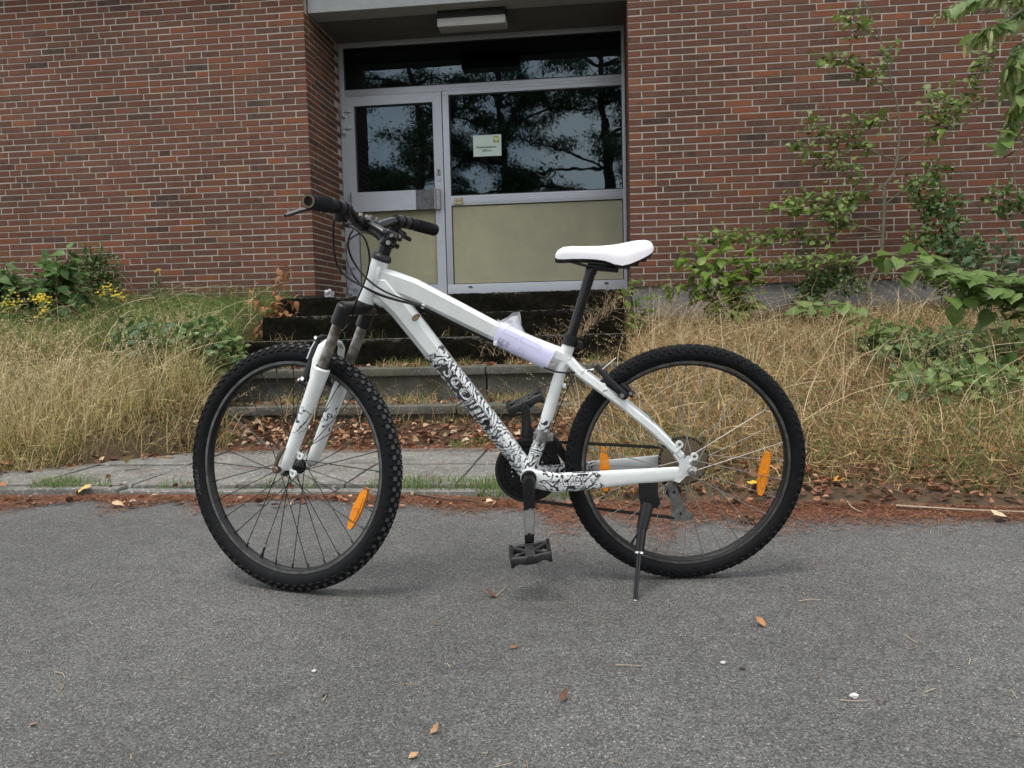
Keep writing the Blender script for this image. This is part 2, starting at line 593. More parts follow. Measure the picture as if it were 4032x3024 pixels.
M['chrome'] = material('chrome', (.62, .62, .62), .16, 1.0)[0]
M['rusty'] = simple_varied('grimy_stanchion', (.30, .295, .28), .32, .75, scale=28, col2=(.085, .066, .048), lo=.38, hi=.6)
M['bronze'] = simple_varied('tarnished_lever', (.16, .12, .08), .45, .6, amount=.4, scale=50)
M['chain'] = simple_varied('oily_chain', (.030, .028, .026), .42, .5, amount=-.8, scale=200)
M['saddle'] = simple_varied('white_saddle_vinyl', (.74, .74, .77), .38, amount=.06, scale=20)
M['grey'] = simple_varied('grey_pedal_resin', (.012, .012, .012), .5, amount=-1.6, scale=35, spec=.35)
M['black_cloth'] = material('black_shell', (.008, .008, .008), .55)[0]
M['paper'] = simple_varied('white_paper', (.64, .63, .88), .65, amount=.04, scale=10)
M['ink'] = material('black_ink', (.02, .02, .022), .6)[0]
M['grey_ink'] = material('grey_print', (.09, .09, .13), .6)[0]
M['white_ink'] = material('white_print', (.80, .82, .82), .4)[0]
M['bark'] = simple_varied('smooth_grey_bark', (.15, .145, .095), .85, amount=.45, scale=30)
M['twig'] = simple_varied('brown_twig', (.105, .075, .05), .9, amount=.5, scale=40)
M['pine_bark'] = simple_varied('pine_bark', (.09, .06, .045), .95, amount=.6, scale=6)
M['soil'] = simple_varied('dry_soil', (.085, .058, .036), .98, scale=9, col2=(.040, .029, .020), spec=.1)
M['earth'] = simple_varied('far_ground', (.10, .11, .06), .98, scale=.5, col2=(.07, .075, .045))
M['roofing'] = material('roof_edge', (.05, .05, .05), .7)[0]
M['grass'] = leaf_mat('grass_blades', None, .30, .65, attr=True)
M['litter'] = leaf_mat('dead_leaves', None, .12, .8, attr=True)
M['foliage'] = leaf_mat('small_leaves', None, .30, .5, attr=True)
M['pine'] = leaf_mat('tree_foliage', None, .15, .6, attr=True)
M['amber'], _nt, _b = material('amber_reflector', (.85, .27, .008), .22)
_w = nd(_nt, 'ShaderNodeTexVoronoi', {'Vector': objco(_nt), 'Scale': 420.0})
_nt.links.new(mixc(_nt, _w.outputs['Distance'], (.95, .36, .015), (.58, .15, .004)), _b.inputs['Base Color'])
_b.inputs['Coat Weight'].default_value = .6
m_, _nt, _b = material('clear_sleeve', (.95, .96, 1.0), .12)
_b.inputs['Alpha'].default_value = .16
M['sleeve'] = m_
m_, _nt, _b = material('clear_film', (.95, .96, 1.0), .10)
_b.inputs['Alpha'].default_value = .30
M['film'] = m_
m_, _nt, _b = material('smoky_disc', (.16, .125, .075), .35)
_b.inputs['Alpha'].default_value = .78
M['smoky'] = m_


# ------------------------------------------------------------------ ground, road, path
WALL_Y, FRAME_Y = 7.857, 8.854
XL, XR = -2.872, 0.238          # the two brick corners of the recess
BRICK_BOTTOM = 1.037


def sstep(a, b, x):
    t = np.clip((x - a) / (b - a), 0, 1)
    return t * t * (3 - 2 * t)


def hump(x, y):
    return .025 * np.sin(x * 2.1 + y * 1.3) + .018 * np.sin(x * 5.3 - y * 3.7 + 1.0) + .010 * np.sin(x * 11 + y * 9)


def ground_z(x, y):
    x, y = np.asarray(x, float), np.asarray(y, float)
    left = .040 + .92 * np.clip((y - 3.72) / (7.45 - 3.72), 0, 1) ** .92 + .10 * sstep(-4.5, -7, x)
    left = np.where(y < 3.72, .040 - .12 * (3.72 - y), left)
    left = np.where(y < 3.40, -.03, left)
    right = .004 + .68 * np.clip((y - 3.12) / (7.5 - 3.12), 0, 1) ** .95
    right = np.where(y < 3.09, -.03, right)
    mid = .012 + .070 * sstep(4.35, 5.2, y)
    mid = np.where(y < 3.41, -.03, mid)
    xl = -3.0 + np.clip(y - 3.72, 0, .75) * .95 - sstep(4.6, 5.3, y) * .55
    wl = sstep(.16, -.16, x - xl)
    wr = sstep(-.42, .22, x) * np.where(y < 4.6, 1, 1)
    g = mid * (1 - wl) * (1 - wr) + left * wl + right * wr * (1 - wl)
    amp = np.clip((y - 3.3) / .8, 0, 1) * np.clip(wl + wr, 0.12, 1)
    return g + hump(x, y) * amp


mb = MB()
mb.add([(-300, -300, -.06), (300, -300, -.06), (300, 300, -.06), (-300, 300, -.06)], [(0, 1, 2, 3)])
obj('ground', mb, M['earth'], kind='structure')
mb = MB()
mb.add([(-40, -7.5, 0), (40, -7.5, 0), (40, 3.36, 0), (-40, 3.36, 0)], [(0, 1, 2, 3)])
obj('road', mb, M['asphalt'], kind='structure')

nx, ny = 170, 96
gx, gy = np.linspace(-10.5, 8.0, nx), np.linspace(3.04, 7.86, ny)
XX, YY = np.meshgrid(gx, gy)
ZZ = ground_z(XX, YY)
ZZ[0, :] = -.03
V = np.stack([XX.ravel(), YY.ravel(), ZZ.ravel()], 1)
ii = (np.arange(ny - 1)[:, None] * nx + np.arange(nx - 1)[None, :]).ravel()
T = np.concatenate([np.stack([ii, ii + 1, ii + nx + 1], 1), np.stack([ii, ii + nx + 1, ii + nx], 1)])
o = link('bank', big_mesh('bank', V, T, M['soil'], smooth=True))
o['kind'] = 'structure'

# paved path: slabs and kerb stones laid one by one
mb = MB()
mb.box2((-7.2, 3.36, -.04), (-.16, 4.44, .006))
path = obj('path', mb, M['soil'], kind='structure')
rr = random.Random(3)
slab_meshes = []
for k in range(4):
    mb = MB()
    mb.box((0, 0, 0), (.492, .492, .05), None, .006)
    slab_meshes.append(mesh_from('paving_slab', mb, M['slab'], 40))
for i in range(14):
    for j in range(2):
        o = link('paving_slab', slab_meshes[rr.randrange(4)], path)
        o.location = (-.41 - i * .5, 3.68 + j * .5, .010 + rr.uniform(-.005, .005))
        o.rotation_euler = (rr.uniform(-.008, .008), rr.uniform(-.008, .008), rr.choice((0, math.pi / 2, math.pi)) + rr.uniform(-.006, .006))
mb = MB()
mb.box((0, 0, 0), (.985, .075, .16), None, .010)
kerb_me = mesh_from('kerb_stone', mb, M['slab'], 40)
for i in range(7):
    o = link('kerb_stone', kerb_me, path)
    o.location = (-.68 - i * .995, 3.375 + rr.uniform(-.008, .008), -.052 + rr.uniform(-.008, .006))
    o.rotation_euler = (rr.uniform(-.03, .03), rr.uniform(-.006, .006), rr.uniform(-.008, .008))

# ------------------------------------------------------------------ the building
BX = (XL + XR) / 2
bld = thing('brick_building', 'dark red brick building with a recessed glazed entrance up the steps', 'building', (BX, WALL_Y, 0))
BL = (BX, WALL_Y, 0)


def bpart(name, mb, mats, parent=None, smooth=None, label=None, kind=None):
    return obj(name, offset_mb(mb, BL), mats, parent or bld, smooth, label, kind)


TOPZ = 4.25
XA, XB = -8.2, 6.2
mb = MB()                                             # mortar bed behind the brick faces, returns of the recess
MF = .0022
mb.plate([(XA, WALL_Y + MF), (XL - MF, WALL_Y + MF), (XL - MF, FRAME_Y + .08), (XL - .30, FRAME_Y + .08), (XL - .30, WALL_Y + .30), (XA, WALL_Y + .30)],
         (0, 0, (BRICK_BOTTOM + TOPZ) / 2), (1, 0, 0), (0, 1, 0), (0, 0, 1), TOPZ - BRICK_BOTTOM)
wall_l = bpart('wall', mb, M['mortar'])
mb = MB()
mb.plate([(XR + MF, WALL_Y + MF), (XB, WALL_Y + MF), (XB, WALL_Y + .30), (XR + .30, WALL_Y + .30), (XR + .30, FRAME_Y + .08), (XR + MF, FRAME_Y + .08)],
         (0, 0, (BRICK_BOTTOM + TOPZ) / 2), (1, 0, 0), (0, 1, 0), (0, 0, 1), TOPZ - BRICK_BOTTOM)
wall_r = bpart('wall', mb, M['mortar'])
for x0, x1 in ((XA, XL - .02), (XR + .02, XB)):
    mb = MB()
    mb.box2((x0, WALL_Y + .028, -.2), (x1, WALL_Y + .29, BRICK_BOTTOM - .001))
    bpart('plinth', mb, M['plinth'], label='smooth grey concrete plinth below the bricks')
mb = MB()
mb.box2((XL - .2, WALL_Y + .30, -.1), (XR + .2, FRAME_Y + .10, .968))
bpart('threshold', mb, M['concrete'])
mb = MB()
mb.box2((XL + .012, WALL_Y + .085, 3.792), (XR + .6, WALL_Y + .33, TOPZ), .006)
bpart('lintel', mb, M['lintel'])
mb = MB()
mb.box2((XL - .005, WALL_Y + .33, 3.806), (XR + .3, FRAME_Y + .5, TOPZ - .01))
bpart('soffit', mb, M['soffit'])
mb = MB()
mb.box2((XA, WALL_Y - .14, TOPZ), (XB, FRAME_Y + 5.2, TOPZ + .25))
bpart('roof', mb, M['roofing'])
# dark hall behind the glass
mb = MB()
hy0, hy1 = FRAME_Y + .12, FRAME_Y + 4.6
mb.add([(-4.2, hy0, .95), (2.2, hy0, .95), (2.2, hy1, .95), (-4.2, hy1, .95), (-4.2, hy0, 3.95), (2.2, hy0, 3.95), (2.2, hy1, 3.95), (-4.2, hy1, 3.95)],
       [(0, 1, 2, 3), (4, 5, 6, 7), (0, 3, 7, 4), (1, 2, 6, 5), (3, 2, 6, 7)])
bpart('hall', mb, M['interior'])
mb = MB()
for x0, x1, z0, z1 in ((-2.9, 1.6, 2.98, 3.07), (-1.62, -1.52, 1.0, 2.98), (-2.36, -2.28, 1.0, 2.98), (.62, .70, 1.0, 2.98)):
    mb.box2((x0, FRAME_Y + 1.9, z0), (x1, FRAME_Y + 1.96, z1))
bpart('inner_partition', mb, M['inner_frame'])

# bricks
BH, BJ, CH = .0512, .0113, .0625


def brick_unit(L, seed):
    q = random.Random(seed)
    hx, hz, d, c = L / 2, BH / 2, .016, .0022
    j = lambda a: q.uniform(-a, a)
    back = [(-hx, .5 * d, -hz), (hx, .5 * d, -hz), (hx, .5 * d, hz), (-hx, .5 * d, hz)]
    mid = [(x + j(.0012), -.5 * d + c, z + j(.0014)) for x, y, z in back]
    front = [(x * (1 - 2 * c / L) + j(.001), -.5 * d + j(.0008), z * (1 - 2 * c / BH) + j(.001)) for x, y, z in back]
    m_ = MB()
    V = back + mid + front
    F = [(8, 9, 10, 11)]
    for a in (0, 4):
        for k in range(4):
            F.append((a + k, a + (k + 1) % 4, a + 4 + (k + 1) % 4, a + 4 + k))
    m_.add(V, F)
    return m_


UNITS = {}
for L in (.240, .115, .178):
    UNITS[L] = [brick_unit(L, int(L * 1000) + s) for s in range(5)]
UNIT_ME = {L: [mesh_from('brick', u, M['brick']) for u in us] for L, us in UNITS.items()}


def lay_course(rng, length, first, prev):
    """units along a course from the corner outwards; avoids stacking joints over those of the course below"""
    out, x, joints = [], 0.0, []
    L = first
    while x < length:
        out.append((x, L))
        x += L + BJ
        joints.append(x)
        best = None
        for _ in range(5):
            c = .240 if rng.random() < .80 else .115
            if rng.random() < .04:
                c = .178
            e = x + c + BJ
            near = min((abs(e - p) for p in prev), default=1)
            if best is None or near > best[0]:
                best = (near, c)
            if near > .045:
                break
        L = best[1]
    return out, joints


bricks = []          # (loc, rotz, L)
rb = random.Random(21)
NC = int((TOPZ - BRICK_BOTTOM) / CH)
for side in ('left', 'right', 'left_reveal', 'right_reveal'):
    prev = []
    for k in range(NC):
        zc = BRICK_BOTTOM + CH * k + BH / 2
        hd = (k % 2 == 0)
        if side == 'left':
            lay, prev = lay_course(rb, XL - XA - .3, .115 if hd else .240, prev)
            bricks += [((XL - x - L / 2, WALL_Y, zc), 0.0, L) for x, L in lay]
        elif side == 'right':
            lay, prev = lay_course(rb, XB - XR - .3, .115 if hd else .240, prev)
            bricks += [((XR + x + L / 2, WALL_Y, zc), 0.0, L) for x, L in lay]
        elif side == 'left_reveal':
            lay, prev = lay_course(rb, .78, .240 if hd else .115, prev)
            bricks += [((XL, WALL_Y + .012 + x + L / 2, zc), math.pi / 2, L) for x, L in lay if zc < 3.80]
        else:
            lay, prev = lay_course(rb, .78, .240 if hd else .115, prev)
            bricks += [((XR, WALL_Y + .012 + x + L / 2, zc), -math.pi / 2, L) for x, L in lay if zc < 3.80]
# one more reveal course below the sill down to the landing
for k in range(-1, 0):
    zc = BRICK_BOTTOM + CH * k + BH / 2
    for sx, rz in ((XL, math.pi / 2), (XR, -math.pi / 2)):
        x = .03
        while x < .80:
            bricks.append(((sx, WALL_Y + .012 + x + .12, zc), rz, .240))
            x += .2505


def shows(loc, rz, L):
    d = np.array([math.cos(rz), math.sin(rz), 0]) * L / 2
    n = np.array([math.sin(rz), -math.cos(rz), 0])
    P = []
    for s in (-1, 1):
        for z in (-BH / 2, BH / 2):
            q = np.array(loc) + d * s + np.array([0, 0, z]) - np.array([0, 0, CAM_H])
            w = q @ CF
            P.append((2016 + 3200 * (q @ CR) / w, 1512 - 3200 * (q @ CU) / w))
    P = np.array(P)
    if P[:, 0].min() < 0 or P[:, 0].max() > 4032 or P[:, 1].min() < 0:
        return 0.0
    a = abs((P[2, 0] - P[0, 0]) * (P[1, 1] - P[0, 1]) - (P[2, 1] - P[0, 1]) * (P[1, 0] - P[0, 0]))
    if not (-(np.array(loc) - np.array([0, 0, CAM_H])) @ n > 0):
        return 0.0
    # bricks behind the bicycle, the sapling and the shrubs show less
    cx, cy = P.mean(0) / 1.8228
    if 1650 < cx < 2212 and cy > 330:
        a *= .6
    return a


rank = sorted(range(len(bricks)), key=lambda i: -shows(*bricks[i]))
single = set(rank[:300])
mb = MB()
for i, (loc, rz, L) in enumerate(bricks):
    vi = rb.randrange(5)
    jz, jr = rb.uniform(-.0016, .0016), rb.uniform(-.006, .006)
    jy = rb.uniform(-.0015, .0025)
    n = np.array([math.sin(rz), -math.cos(rz), 0])
    p = np.array(loc) - np.array(BL) + n * (-.0065 + jy) + np.array([0, 0, jz])
    if i in single:
        o = link('brick', UNIT_ME[L][vi], wall_l if loc[0] < BX else wall_r)
        o.location = p
        o.rotation_euler = (0, jr * .5, rz) if rz == 0 else (0, 0, rz)
    else:
        u = UNITS[L][vi]
        c, s = math.cos(rz), math.sin(rz)
        mb.rnd = rb.uniform(.001, 1)
        mb.add([(p[0] + c * x - s * y, p[1] + s * x + c * y, p[2] + z) for x, y, z in u.v], u.f)
obj('brick_courses', mb, M['brick'], bld, kind='stuff')


# entrance: frame, door, windows, boards
def fr(mb, x0, x1, z0, z1, y0=-.0, y1=.07, bevel=.002):
    mb.box2((x0, FRAME_Y + y0, z0), (x1, FRAME_Y + y1, z1), bevel)


FL, FR_ = -2.868, .232
mb = MB()
fr(mb, FL, -2.8125, .985, 3.803)                       # left jamb
fr(mb, .1985, FR_, .985, 3.803)                        # right jamb
fr(mb, -2.8125, .1985, 3.748, 3.803)                   # head
fr(mb, -2.8125, .1985, 3.2285, 3.300)                  # transom bar
fr(mb, -1.7275, .1985, 3.190, 3.2285)
fr(mb, -1.7275, -1.660, 1.156, 3.190)                  # mullion
fr(mb, -1.660, .1985, 2.008, 2.112)                    # mid rail
fr(mb, -1.7275, .1985, .985, 1.156)                    # bottom rail
frame = bpart('entrance_frame', mb, M['alu'], smooth=30)
for z0, z1 in ((3.262, 3.2645), (2.030, 2.032), (2.090, 2.092)):
    mb = MB()
    mb.box2((-1.65, FRAME_Y - .0010, z0), (.19, FRAME_Y + .002, z1))
    bpart('frame_seam', mb, M['inner_frame'], frame)
for x in (-1.472, .008):
    mb = MB()
    mb.box2((x - .021, FRAME_Y - .009, 1.114), (x + .021, FRAME_Y + .002, 1.132), .003)
    mb.slot = 1
    mb.box2((x - .016, FRAME_Y - .0105, 1.119), (x + .016, FRAME_Y - .0085, 1.127))
    bpart('drain_cap', mb, [M['grey_ink'], M['gasket']], frame)


def glazed(name, x0, x1, z0, z1, parent, y=.030, label=None):
    mb = MB()
    g = .012
    for a in ((x0, x0 + g, z0, z1), (x1 - g, x1, z0, z1), (x0 + g, x1 - g, z0, z0 + g), (x0 + g, x1 - g, z1 - g, z1)):
        mb.box2((a[0], FRAME_Y + .010, a[2]), (a[1], FRAME_Y + .05, a[3]))
    bpart('gasket', mb, M['gasket'], parent)
    mb = MB()
    mb.add([(x0, FRAME_Y + y, z0), (x1, FRAME_Y + y, z0), (x1, FRAME_Y + y, z1), (x0, FRAME_Y + y, z1)], [(0, 1, 2, 3)])
    return bpart(name, mb, M['glass'], parent, label=label)


def panel(name, x0, x1, z0, z1, parent):
    mb = MB()
    mb.box2((x0 + .010, FRAME_Y + .022, z0 + .008), (x1 - .010, FRAME_Y + .045, z1 - .010))
    p_ = bpart(name, mb, M['board'], parent, label='faded olive yellow board with grey stains')
    mb = MB()
    mb.box2((x0 - .003, FRAME_Y + .046, z0 - .003), (x1 + .003, FRAME_Y + .060, z1 + .003))
    bpart('gasket', mb, M['gasket'], parent)
    return p_


glazed('pane', -2.8125, .1985, 3.300, 3.748, frame, label='wide transom pane over the door')
glazed('pane', -1.660, .1985, 2.112, 3.190, frame, label='large window pane beside the door')
panel('board', -1.660, .1985, 1.156, 2.008, frame)

mb = MB()                                             # door leaf, mitred stiles and rails
dx0, dx1, dz0, dz1 = -2.8085, -1.7345, 1.015, 3.2225
gx0, gx1, gz0, gz1 = -2.708, -1.832, 1.163, 3.122
yo, yi = FRAME_Y - .014, FRAME_Y + .055
for quad in (((dx0, dz0), (gx0, gz0), (gx0, gz1), (dx0, dz1)), ((gx1, gz0), (dx1, dz0), (dx1, dz1), (gx1, gz1)),
             ((dx0, dz1), (gx0, gz1), (gx1, gz1), (dx1, dz1)), ((dx0, dz0), (dx1, dz0), (gx1, gz0), (gx0, gz0))):
    c = np.mean(quad, 0)
    q = [(c[0] + (a - c[0]) * .9985, c[1] + (b - c[1]) * .9993) for a, b in quad]
    mb.add([(a, yo, b) for a, b in q] + [(a, yi, b) for a, b in q], [(0, 1, 2, 3), (7, 6, 5, 4), (0, 4, 5, 1), (1, 5, 6, 2), (2, 6, 7, 3), (3, 7, 4, 0)])
door = bpart('door', mb, M['alu'], smooth=30)
glazed('door_pane', gx0, gx1, 2.10, gz1, door)
panel('door_board', gx0, gx1, gz0, 2.10, door)
mb = MB()
mb.box2((-2.752, FRAME_Y - .072, 1.972), (-2.0345, FRAME_Y - .050, 2.183), .003)
bpart('push_plate', mb, M['alu'], door)
mb = MB()
mb.box2((-2.0335, FRAME_Y - .073, 1.972), (-1.832, FRAME_Y - .049, 2.183), .003)
bpart('push_plate', mb, simple_varied('scuffed_dark_plate', (.060, .060, .064), .5, amount=-1.2, scale=16), door, label='dark scuffed end of the push plate')
for x0, x1 in ((-2.766, -2.753), (-1.831, -1.815), (-1.809, -1.770)):
    mb = MB()
    mb.box2((x0, FRAME_Y - .078, 1.968), (x1, FRAME_Y - .0145, 2.188), .002)
    bpart('push_plate_bracket', mb, M['steel'], door)
for z in (3.052, 2.872, 1.360, 1.128):
    mb = MB()
    mb.box2((-2.800, FRAME_Y - .042, z + .004), (-2.742, FRAME_Y - .0145, z + .042), .003)
    mb.box2((-2.832, FRAME_Y - .050, z + .002), (-2.803, FRAME_Y - .006, z + .046), .004)
    mb.box2((-2.838, FRAME_Y - .052, z - .046), (-2.806, FRAME_Y - .006, z - .001), .004)
    bpart('hinge', mb, M['alu'], door, 30)
mb = MB()
mb.box2((-1.806, FRAME_Y - .022, 2.336), (-1.764, FRAME_Y - .0145, 2.410), .006)
mb.slot = 1
mb.cyl((-1.785, FRAME_Y - .027, 2.385), (-1.785, FRAME_Y - .021, 2.385), .010)
mb.box2((-1.789, FRAME_Y - .026, 2.352), (-1.781, FRAME_Y - .0215, 2.382))
bpart('lock', mb, [M['steel'], M['gasket']], door, 30)
mb = MB()
mb.cyl((-1.783, FRAME_Y - .024, 2.300), (-1.783, FRAME_Y - .0145, 2.300), .021, 20)
bpart('knob', mb, M['alu'], door, 30)

# lamp under the soffit
lp = thing('ceiling_lamp', 'white box lamp with a black top under the porch ceiling', 'lamp', (-1.27, 8.20, 3.806))
mb = MB()
mb.box((0, 0, -.048), (.67, .19, .078), None, .004)
obj('lamp_housing', mb, M['blackplastic'], lp)
mb = MB()
mb.box((0, 0, -.128), (.675, .195, .082), None, .012)
obj('diffuser', mb, M['diffuser'], lp, 30)

# doorbell plate
db = thing('doorbell_plate', 'small brass coloured bell plate with two name strips on the rail', 'doorbell', (-1.581, FRAME_Y, 2.052))
mb = MB()
mb.box((0, -.008, 0), (.098, .014, .072), None, .004)
obj('bell_housing', mb, simple_varied('tarnished_brass', (.36, .31, .20), .45, .3, amount=.3, scale=40), db)
for z in (.018, -.018):
    mb = MB()
    mb.box((.014, -.0165, z), (.050, .004, .016), None, .001)
    obj('name_strip', mb, simple_varied('yellowed_card', (.55, .45, .22), .6, amount=.3, scale=120), db)
    mb = MB()
    mb.cyl((-.034, -.020, z), (-.034, -.013, z), .010, 14)
    obj('button', mb, M['alu'], db)


# lettering helper: flat text as a mesh
def text_mb(body, size, shear=0.0, space=1.0, bold=0.0):
    cu = bpy.data.curves.new('lettering', 'FONT')
    cu.body = body
    cu.size = size
    cu.shear = shear
    cu.space_character = space
    cu.offset = bold
    cu.align_x = 'CENTER'
    cu.align_y = 'CENTER'
    cu.resolution_u = 3
    to = bpy.data.objects.new('lettering', cu)
    COL.objects.link(to)
    dg = bpy.context.evaluated_depsgraph_get()
    me = to.evaluated_get(dg).to_mesh()
    m_ = MB()
    m_.add([tuple(q.co) for q in me.vertices], [tuple(p.vertices) for p in me.polygons])
    to.evaluated_get(dg).to_mesh_clear()
    bpy.data.objects.remove(to)
    bpy.data.curves.remove(cu)
    return m_


# notice taped behind the glass
nt_ = thing('notice', 'white paper notice with green crest and printed lettering in the window', 'notice', (-1.250, FRAME_Y + .024, 2.638))
mb = MB()
mb.box((0, 0, 0), (.306, .0012, .226))
obj('sheet', mb, simple_varied('green_white_paper', (.50, .60, .54), .6, amount=.08, scale=12), nt_)


def place_text(name, body, size, x, z, mat, parent, y=-.0013, **kw):
    m_ = text_mb(body, size, **kw)
    m_.v = [(a + x, y, b + z) for a, b, _ in m_.v]
    return obj(name, m_, mat, parent)


place_text('lettering', 'Polizeiinspektion', .0325, -.010, -.016, M['ink'], nt_, bold=.0008)
place_text('lettering', 'Gifhorn', .0325, -.006, -.052, M['ink'], nt_, bold=.0008)
mb = MB()
mb.box((.098, -.0011, .064), (.056, .001, .068))
crest = obj('crest', mb, material('crest_black', (.02, .025, .02), .6)[0], nt_)
mb = MB()
sh = [(-.026, .031), (.026, .031), (.026, -.004), (.022, -.018), (.012, -.028), (0, -.032), (-.012, -.028), (-.022, -.018), (-.026, -.004)]
mb.plate(sh, (.098, -.002, .064), (1, 0, 0), (0, 0, 1), (0, -1, 0), .001)
obj('shield', mb, simple_varied('crest_green', (.42, .46, .10), .6, amount=.3, scale=60), crest)
mb = MB()
mb.plate([(-.016, .018), (-.010, .022), (.004, .004), (.014, -.004), (.010, .012), (.018, .016), (.018, -.012), (.006, -.014), (-.008, .002), (-.014, -.012), (-.018, -.010)],
         (.098, -.0028, .064), (1, 0, 0), (0, 0, 1), (0, -1, 0), .001)
obj('horse_figure', mb, material('crest_pale', (.66, .66, .42), .6)[0], crest)

# ------------------------------------------------------------------ steps
steps = thing('entrance_steps', 'broad concrete steps with three black mossy upper steps', 'steps', (-1.31, 5.2, 0))
SL = (-1.31, 5.2, 0)
SX0, SX1 = -2.78, .14
rs = random.Random(5)
for y0, y1, zt in ((6.72, FRAME_Y + .06, .978), (6.36, 6.72, .815), (6.0, 6.36, .624)):
    # a ragged block: front face subdivided and pushed about, crust of moss
    mb = MB()
    nxs, nzs = 120, 10
    zb = zt - (.30 if zt > .7 else .28)
    Vv, Ff = [], []
    fronty = lambda x, z: y0 - .006 * math.sin(x * 9 + z * 30) - rs.uniform(0, .010)
    for kz in range(nzs + 1):
        for kx in range(nxs + 1):
            x = SX0 + (SX1 - SX0) * kx / nxs
            z = zb + (zt - zb) * kz / nzs
            zz = z + (rs.uniform(-.006, .004) if kz == nzs else 0)
            Vv.append((x, fronty(x, z) + (.012 if kz == nzs else 0), zz))
    w_ = nxs + 1
    Ff = [(k * w_ + i, k * w_ + i + 1, (k + 1) * w_ + i + 1, (k + 1) * w_ + i) for k in range(nzs) for i in range(nxs)]
    b0 = len(Vv)
    for i in range(nxs + 1):
        x = SX0 + (SX1 - SX0) * i / nxs
        Vv.append((x, y0 + .06, zt + rs.uniform(-.002, .004)))
    for i in range(nxs + 1):
        x = SX0 + (SX1 - SX0) * i / nxs
        Vv.append((x, y1 + .02, zt))
    Ff += [(nzs * w_ + i, nzs * w_ + i + 1, b0 + i + 1, b0 + i) for i in range(nxs)]
    Ff += [(b0 + i, b0 + i + 1, b0 + w_ + i + 1, b0 + w_ + i) for i in range(nxs)]
    mb.add(Vv, Ff)
    for x in (SX0, SX1):
        mb.add([(x, y0, zb), (x, y1, zb), (x, y1, zt), (x, y0 + .01, zt)], [(0, 1, 2, 3)])
    obj('mossy_step', offset_mb(mb, SL), M['moss'], steps, 40)
mb = MB()
mb.box2((SX0 + .02, 6.40, .0), (SX1 - .02, 7.6, .60))
obj('step_core', offset_mb(mb, SL), M['moss'], steps)
for y0, zt, xa, xb in ((5.62, .424, -2.74, .10), (5.20, .192, -2.98, .02)):
    n = 3
    w_ = (xb - xa) / n
    for k in range(n):
        mb = MB()
        mb.box((0, 0, 0), (w_ - .008, .46, .055), None, .007)
        o = obj('tread_slab', mb, M['concrete'], steps, 40)
        o.location = (xa + w_ * (k + .5) - SL[0], y0 + .23 - SL[1] + rs.uniform(-.008, .008), zt - .0275 + rs.uniform(-.004, .004))
        o.rotation_euler = (rs.uniform(-.010, .010), rs.uniform(-.006, .006), rs.uniform(-.006, .006))
    for k in range(n):
        mb = MB()
        mb.box((0, 0, 0), (w_ - .012, .16, .19), None, .008)
        o = obj('riser_block', mb, M['concrete'], steps, 40)
        o.location = (xa + w_ * (k + .5) - SL[0], y0 + .125 - SL[1], zt - .057 - .095)

# ------------------------------------------------------------------ bicycle
A = lambda *p: np.array(p, float)
BIKE_C = (.2065791, 2.2904458, 0)
Hh, Ll, Uu = A(-.99385445, -.11069481, 0), A(.11026117, -.98996113, -.08842759), A(.00978848, -.08788416, .99608261)
bike = thing('bicycle', 'white mountain bike with black graphics standing on its kickstand on the asphalt', 'bicycle')
bike.matrix_world = Matrix(((Hh[0], Ll[0], Uu[0], BIKE_C[0]), (Hh[1], Ll[1], Uu[1], BIKE_C[1]), (Hh[2], Ll[2], Uu[2], BIKE_C[2]), (0, 0, 0, 1)))
EX, EY, EZ = A(1, 0, 0), A(0, 1, 0), A(0, 0, 1)
# steering: axis through the head tube, turned 23 degrees to the right
HA, HU, HF = A(.8588, 0, .799), A(-.3907, 0, .9205), A(.9205, 0, .3907)
STE = -.40391711


def ro(w):
    return w * math.cos(STE) + np.cross(HU, w) * math.sin(STE) + HU * (HU @ w) * (1 - math.cos(STE))


def S(s, f, la):
    return HA + ro(s * HU + f * HF + la * EY)


SF, SLAT, SU = ro(HF), ro(EY), HU

DT0, DT1 = A(.812, 0, .8435), A(.4375, 0, .3270)
DTD = (DT1 - DT0) / np.linalg.norm(DT1 - DT0)
M['down_paint'] = mat_bike_paint('down_tube_enamel', [(tuple(DT0), tuple(DTD), .225, .64, 29.0)], .60)
M['seat_paint'] = mat_bike_paint('seat_tube_enamel', [((.3208, 0, .6576), (.1112, 0, -.3416), .205, .345, 30.0)])
M['stay_paint'] = mat_bike_paint('chain_stay_enamel', [((.433, .05, .305), (-1, 0, .03), .035, .190, 30.0)])
M['fork_paint'] = mat_bike_paint('white_fork_enamel', [
    (tuple(S(-.315, .0, 0)), tuple(-SU), .0, .065, 24.0)], .78)
# keep the fork art to thin scuffs
M['plain_white'] = mat_bike_paint('white_enamel', [])


def se(w, h, e=2.0, n=20):
    out = []
    for k in range(n):
        a = 2 * math.pi * (k + .5) / n
        c, s = math.cos(a), math.sin(a)
        out.append((w / 2 * math.copysign(abs(c) ** (2 / e), c), h / 2 * math.copysign(abs(s) ** (2 / e), s)))
    return out


def chf(w, h, c=.3):
    a, b_ = w / 2, h / 2
    k = min(a, b_) * 2 * c
    return [(a, -b_ + k), (a, b_ - k), (a - k, b_), (-a + k, b_), (-a, b_ - k), (-a, -b_ + k), (-a + k, -b_), (a - k, -b_)]


def part(name, mb, mats, parent=None, smooth=35, label=None, kind=None):
    return obj(name, mb, mats, parent or bike, smooth, label, kind)


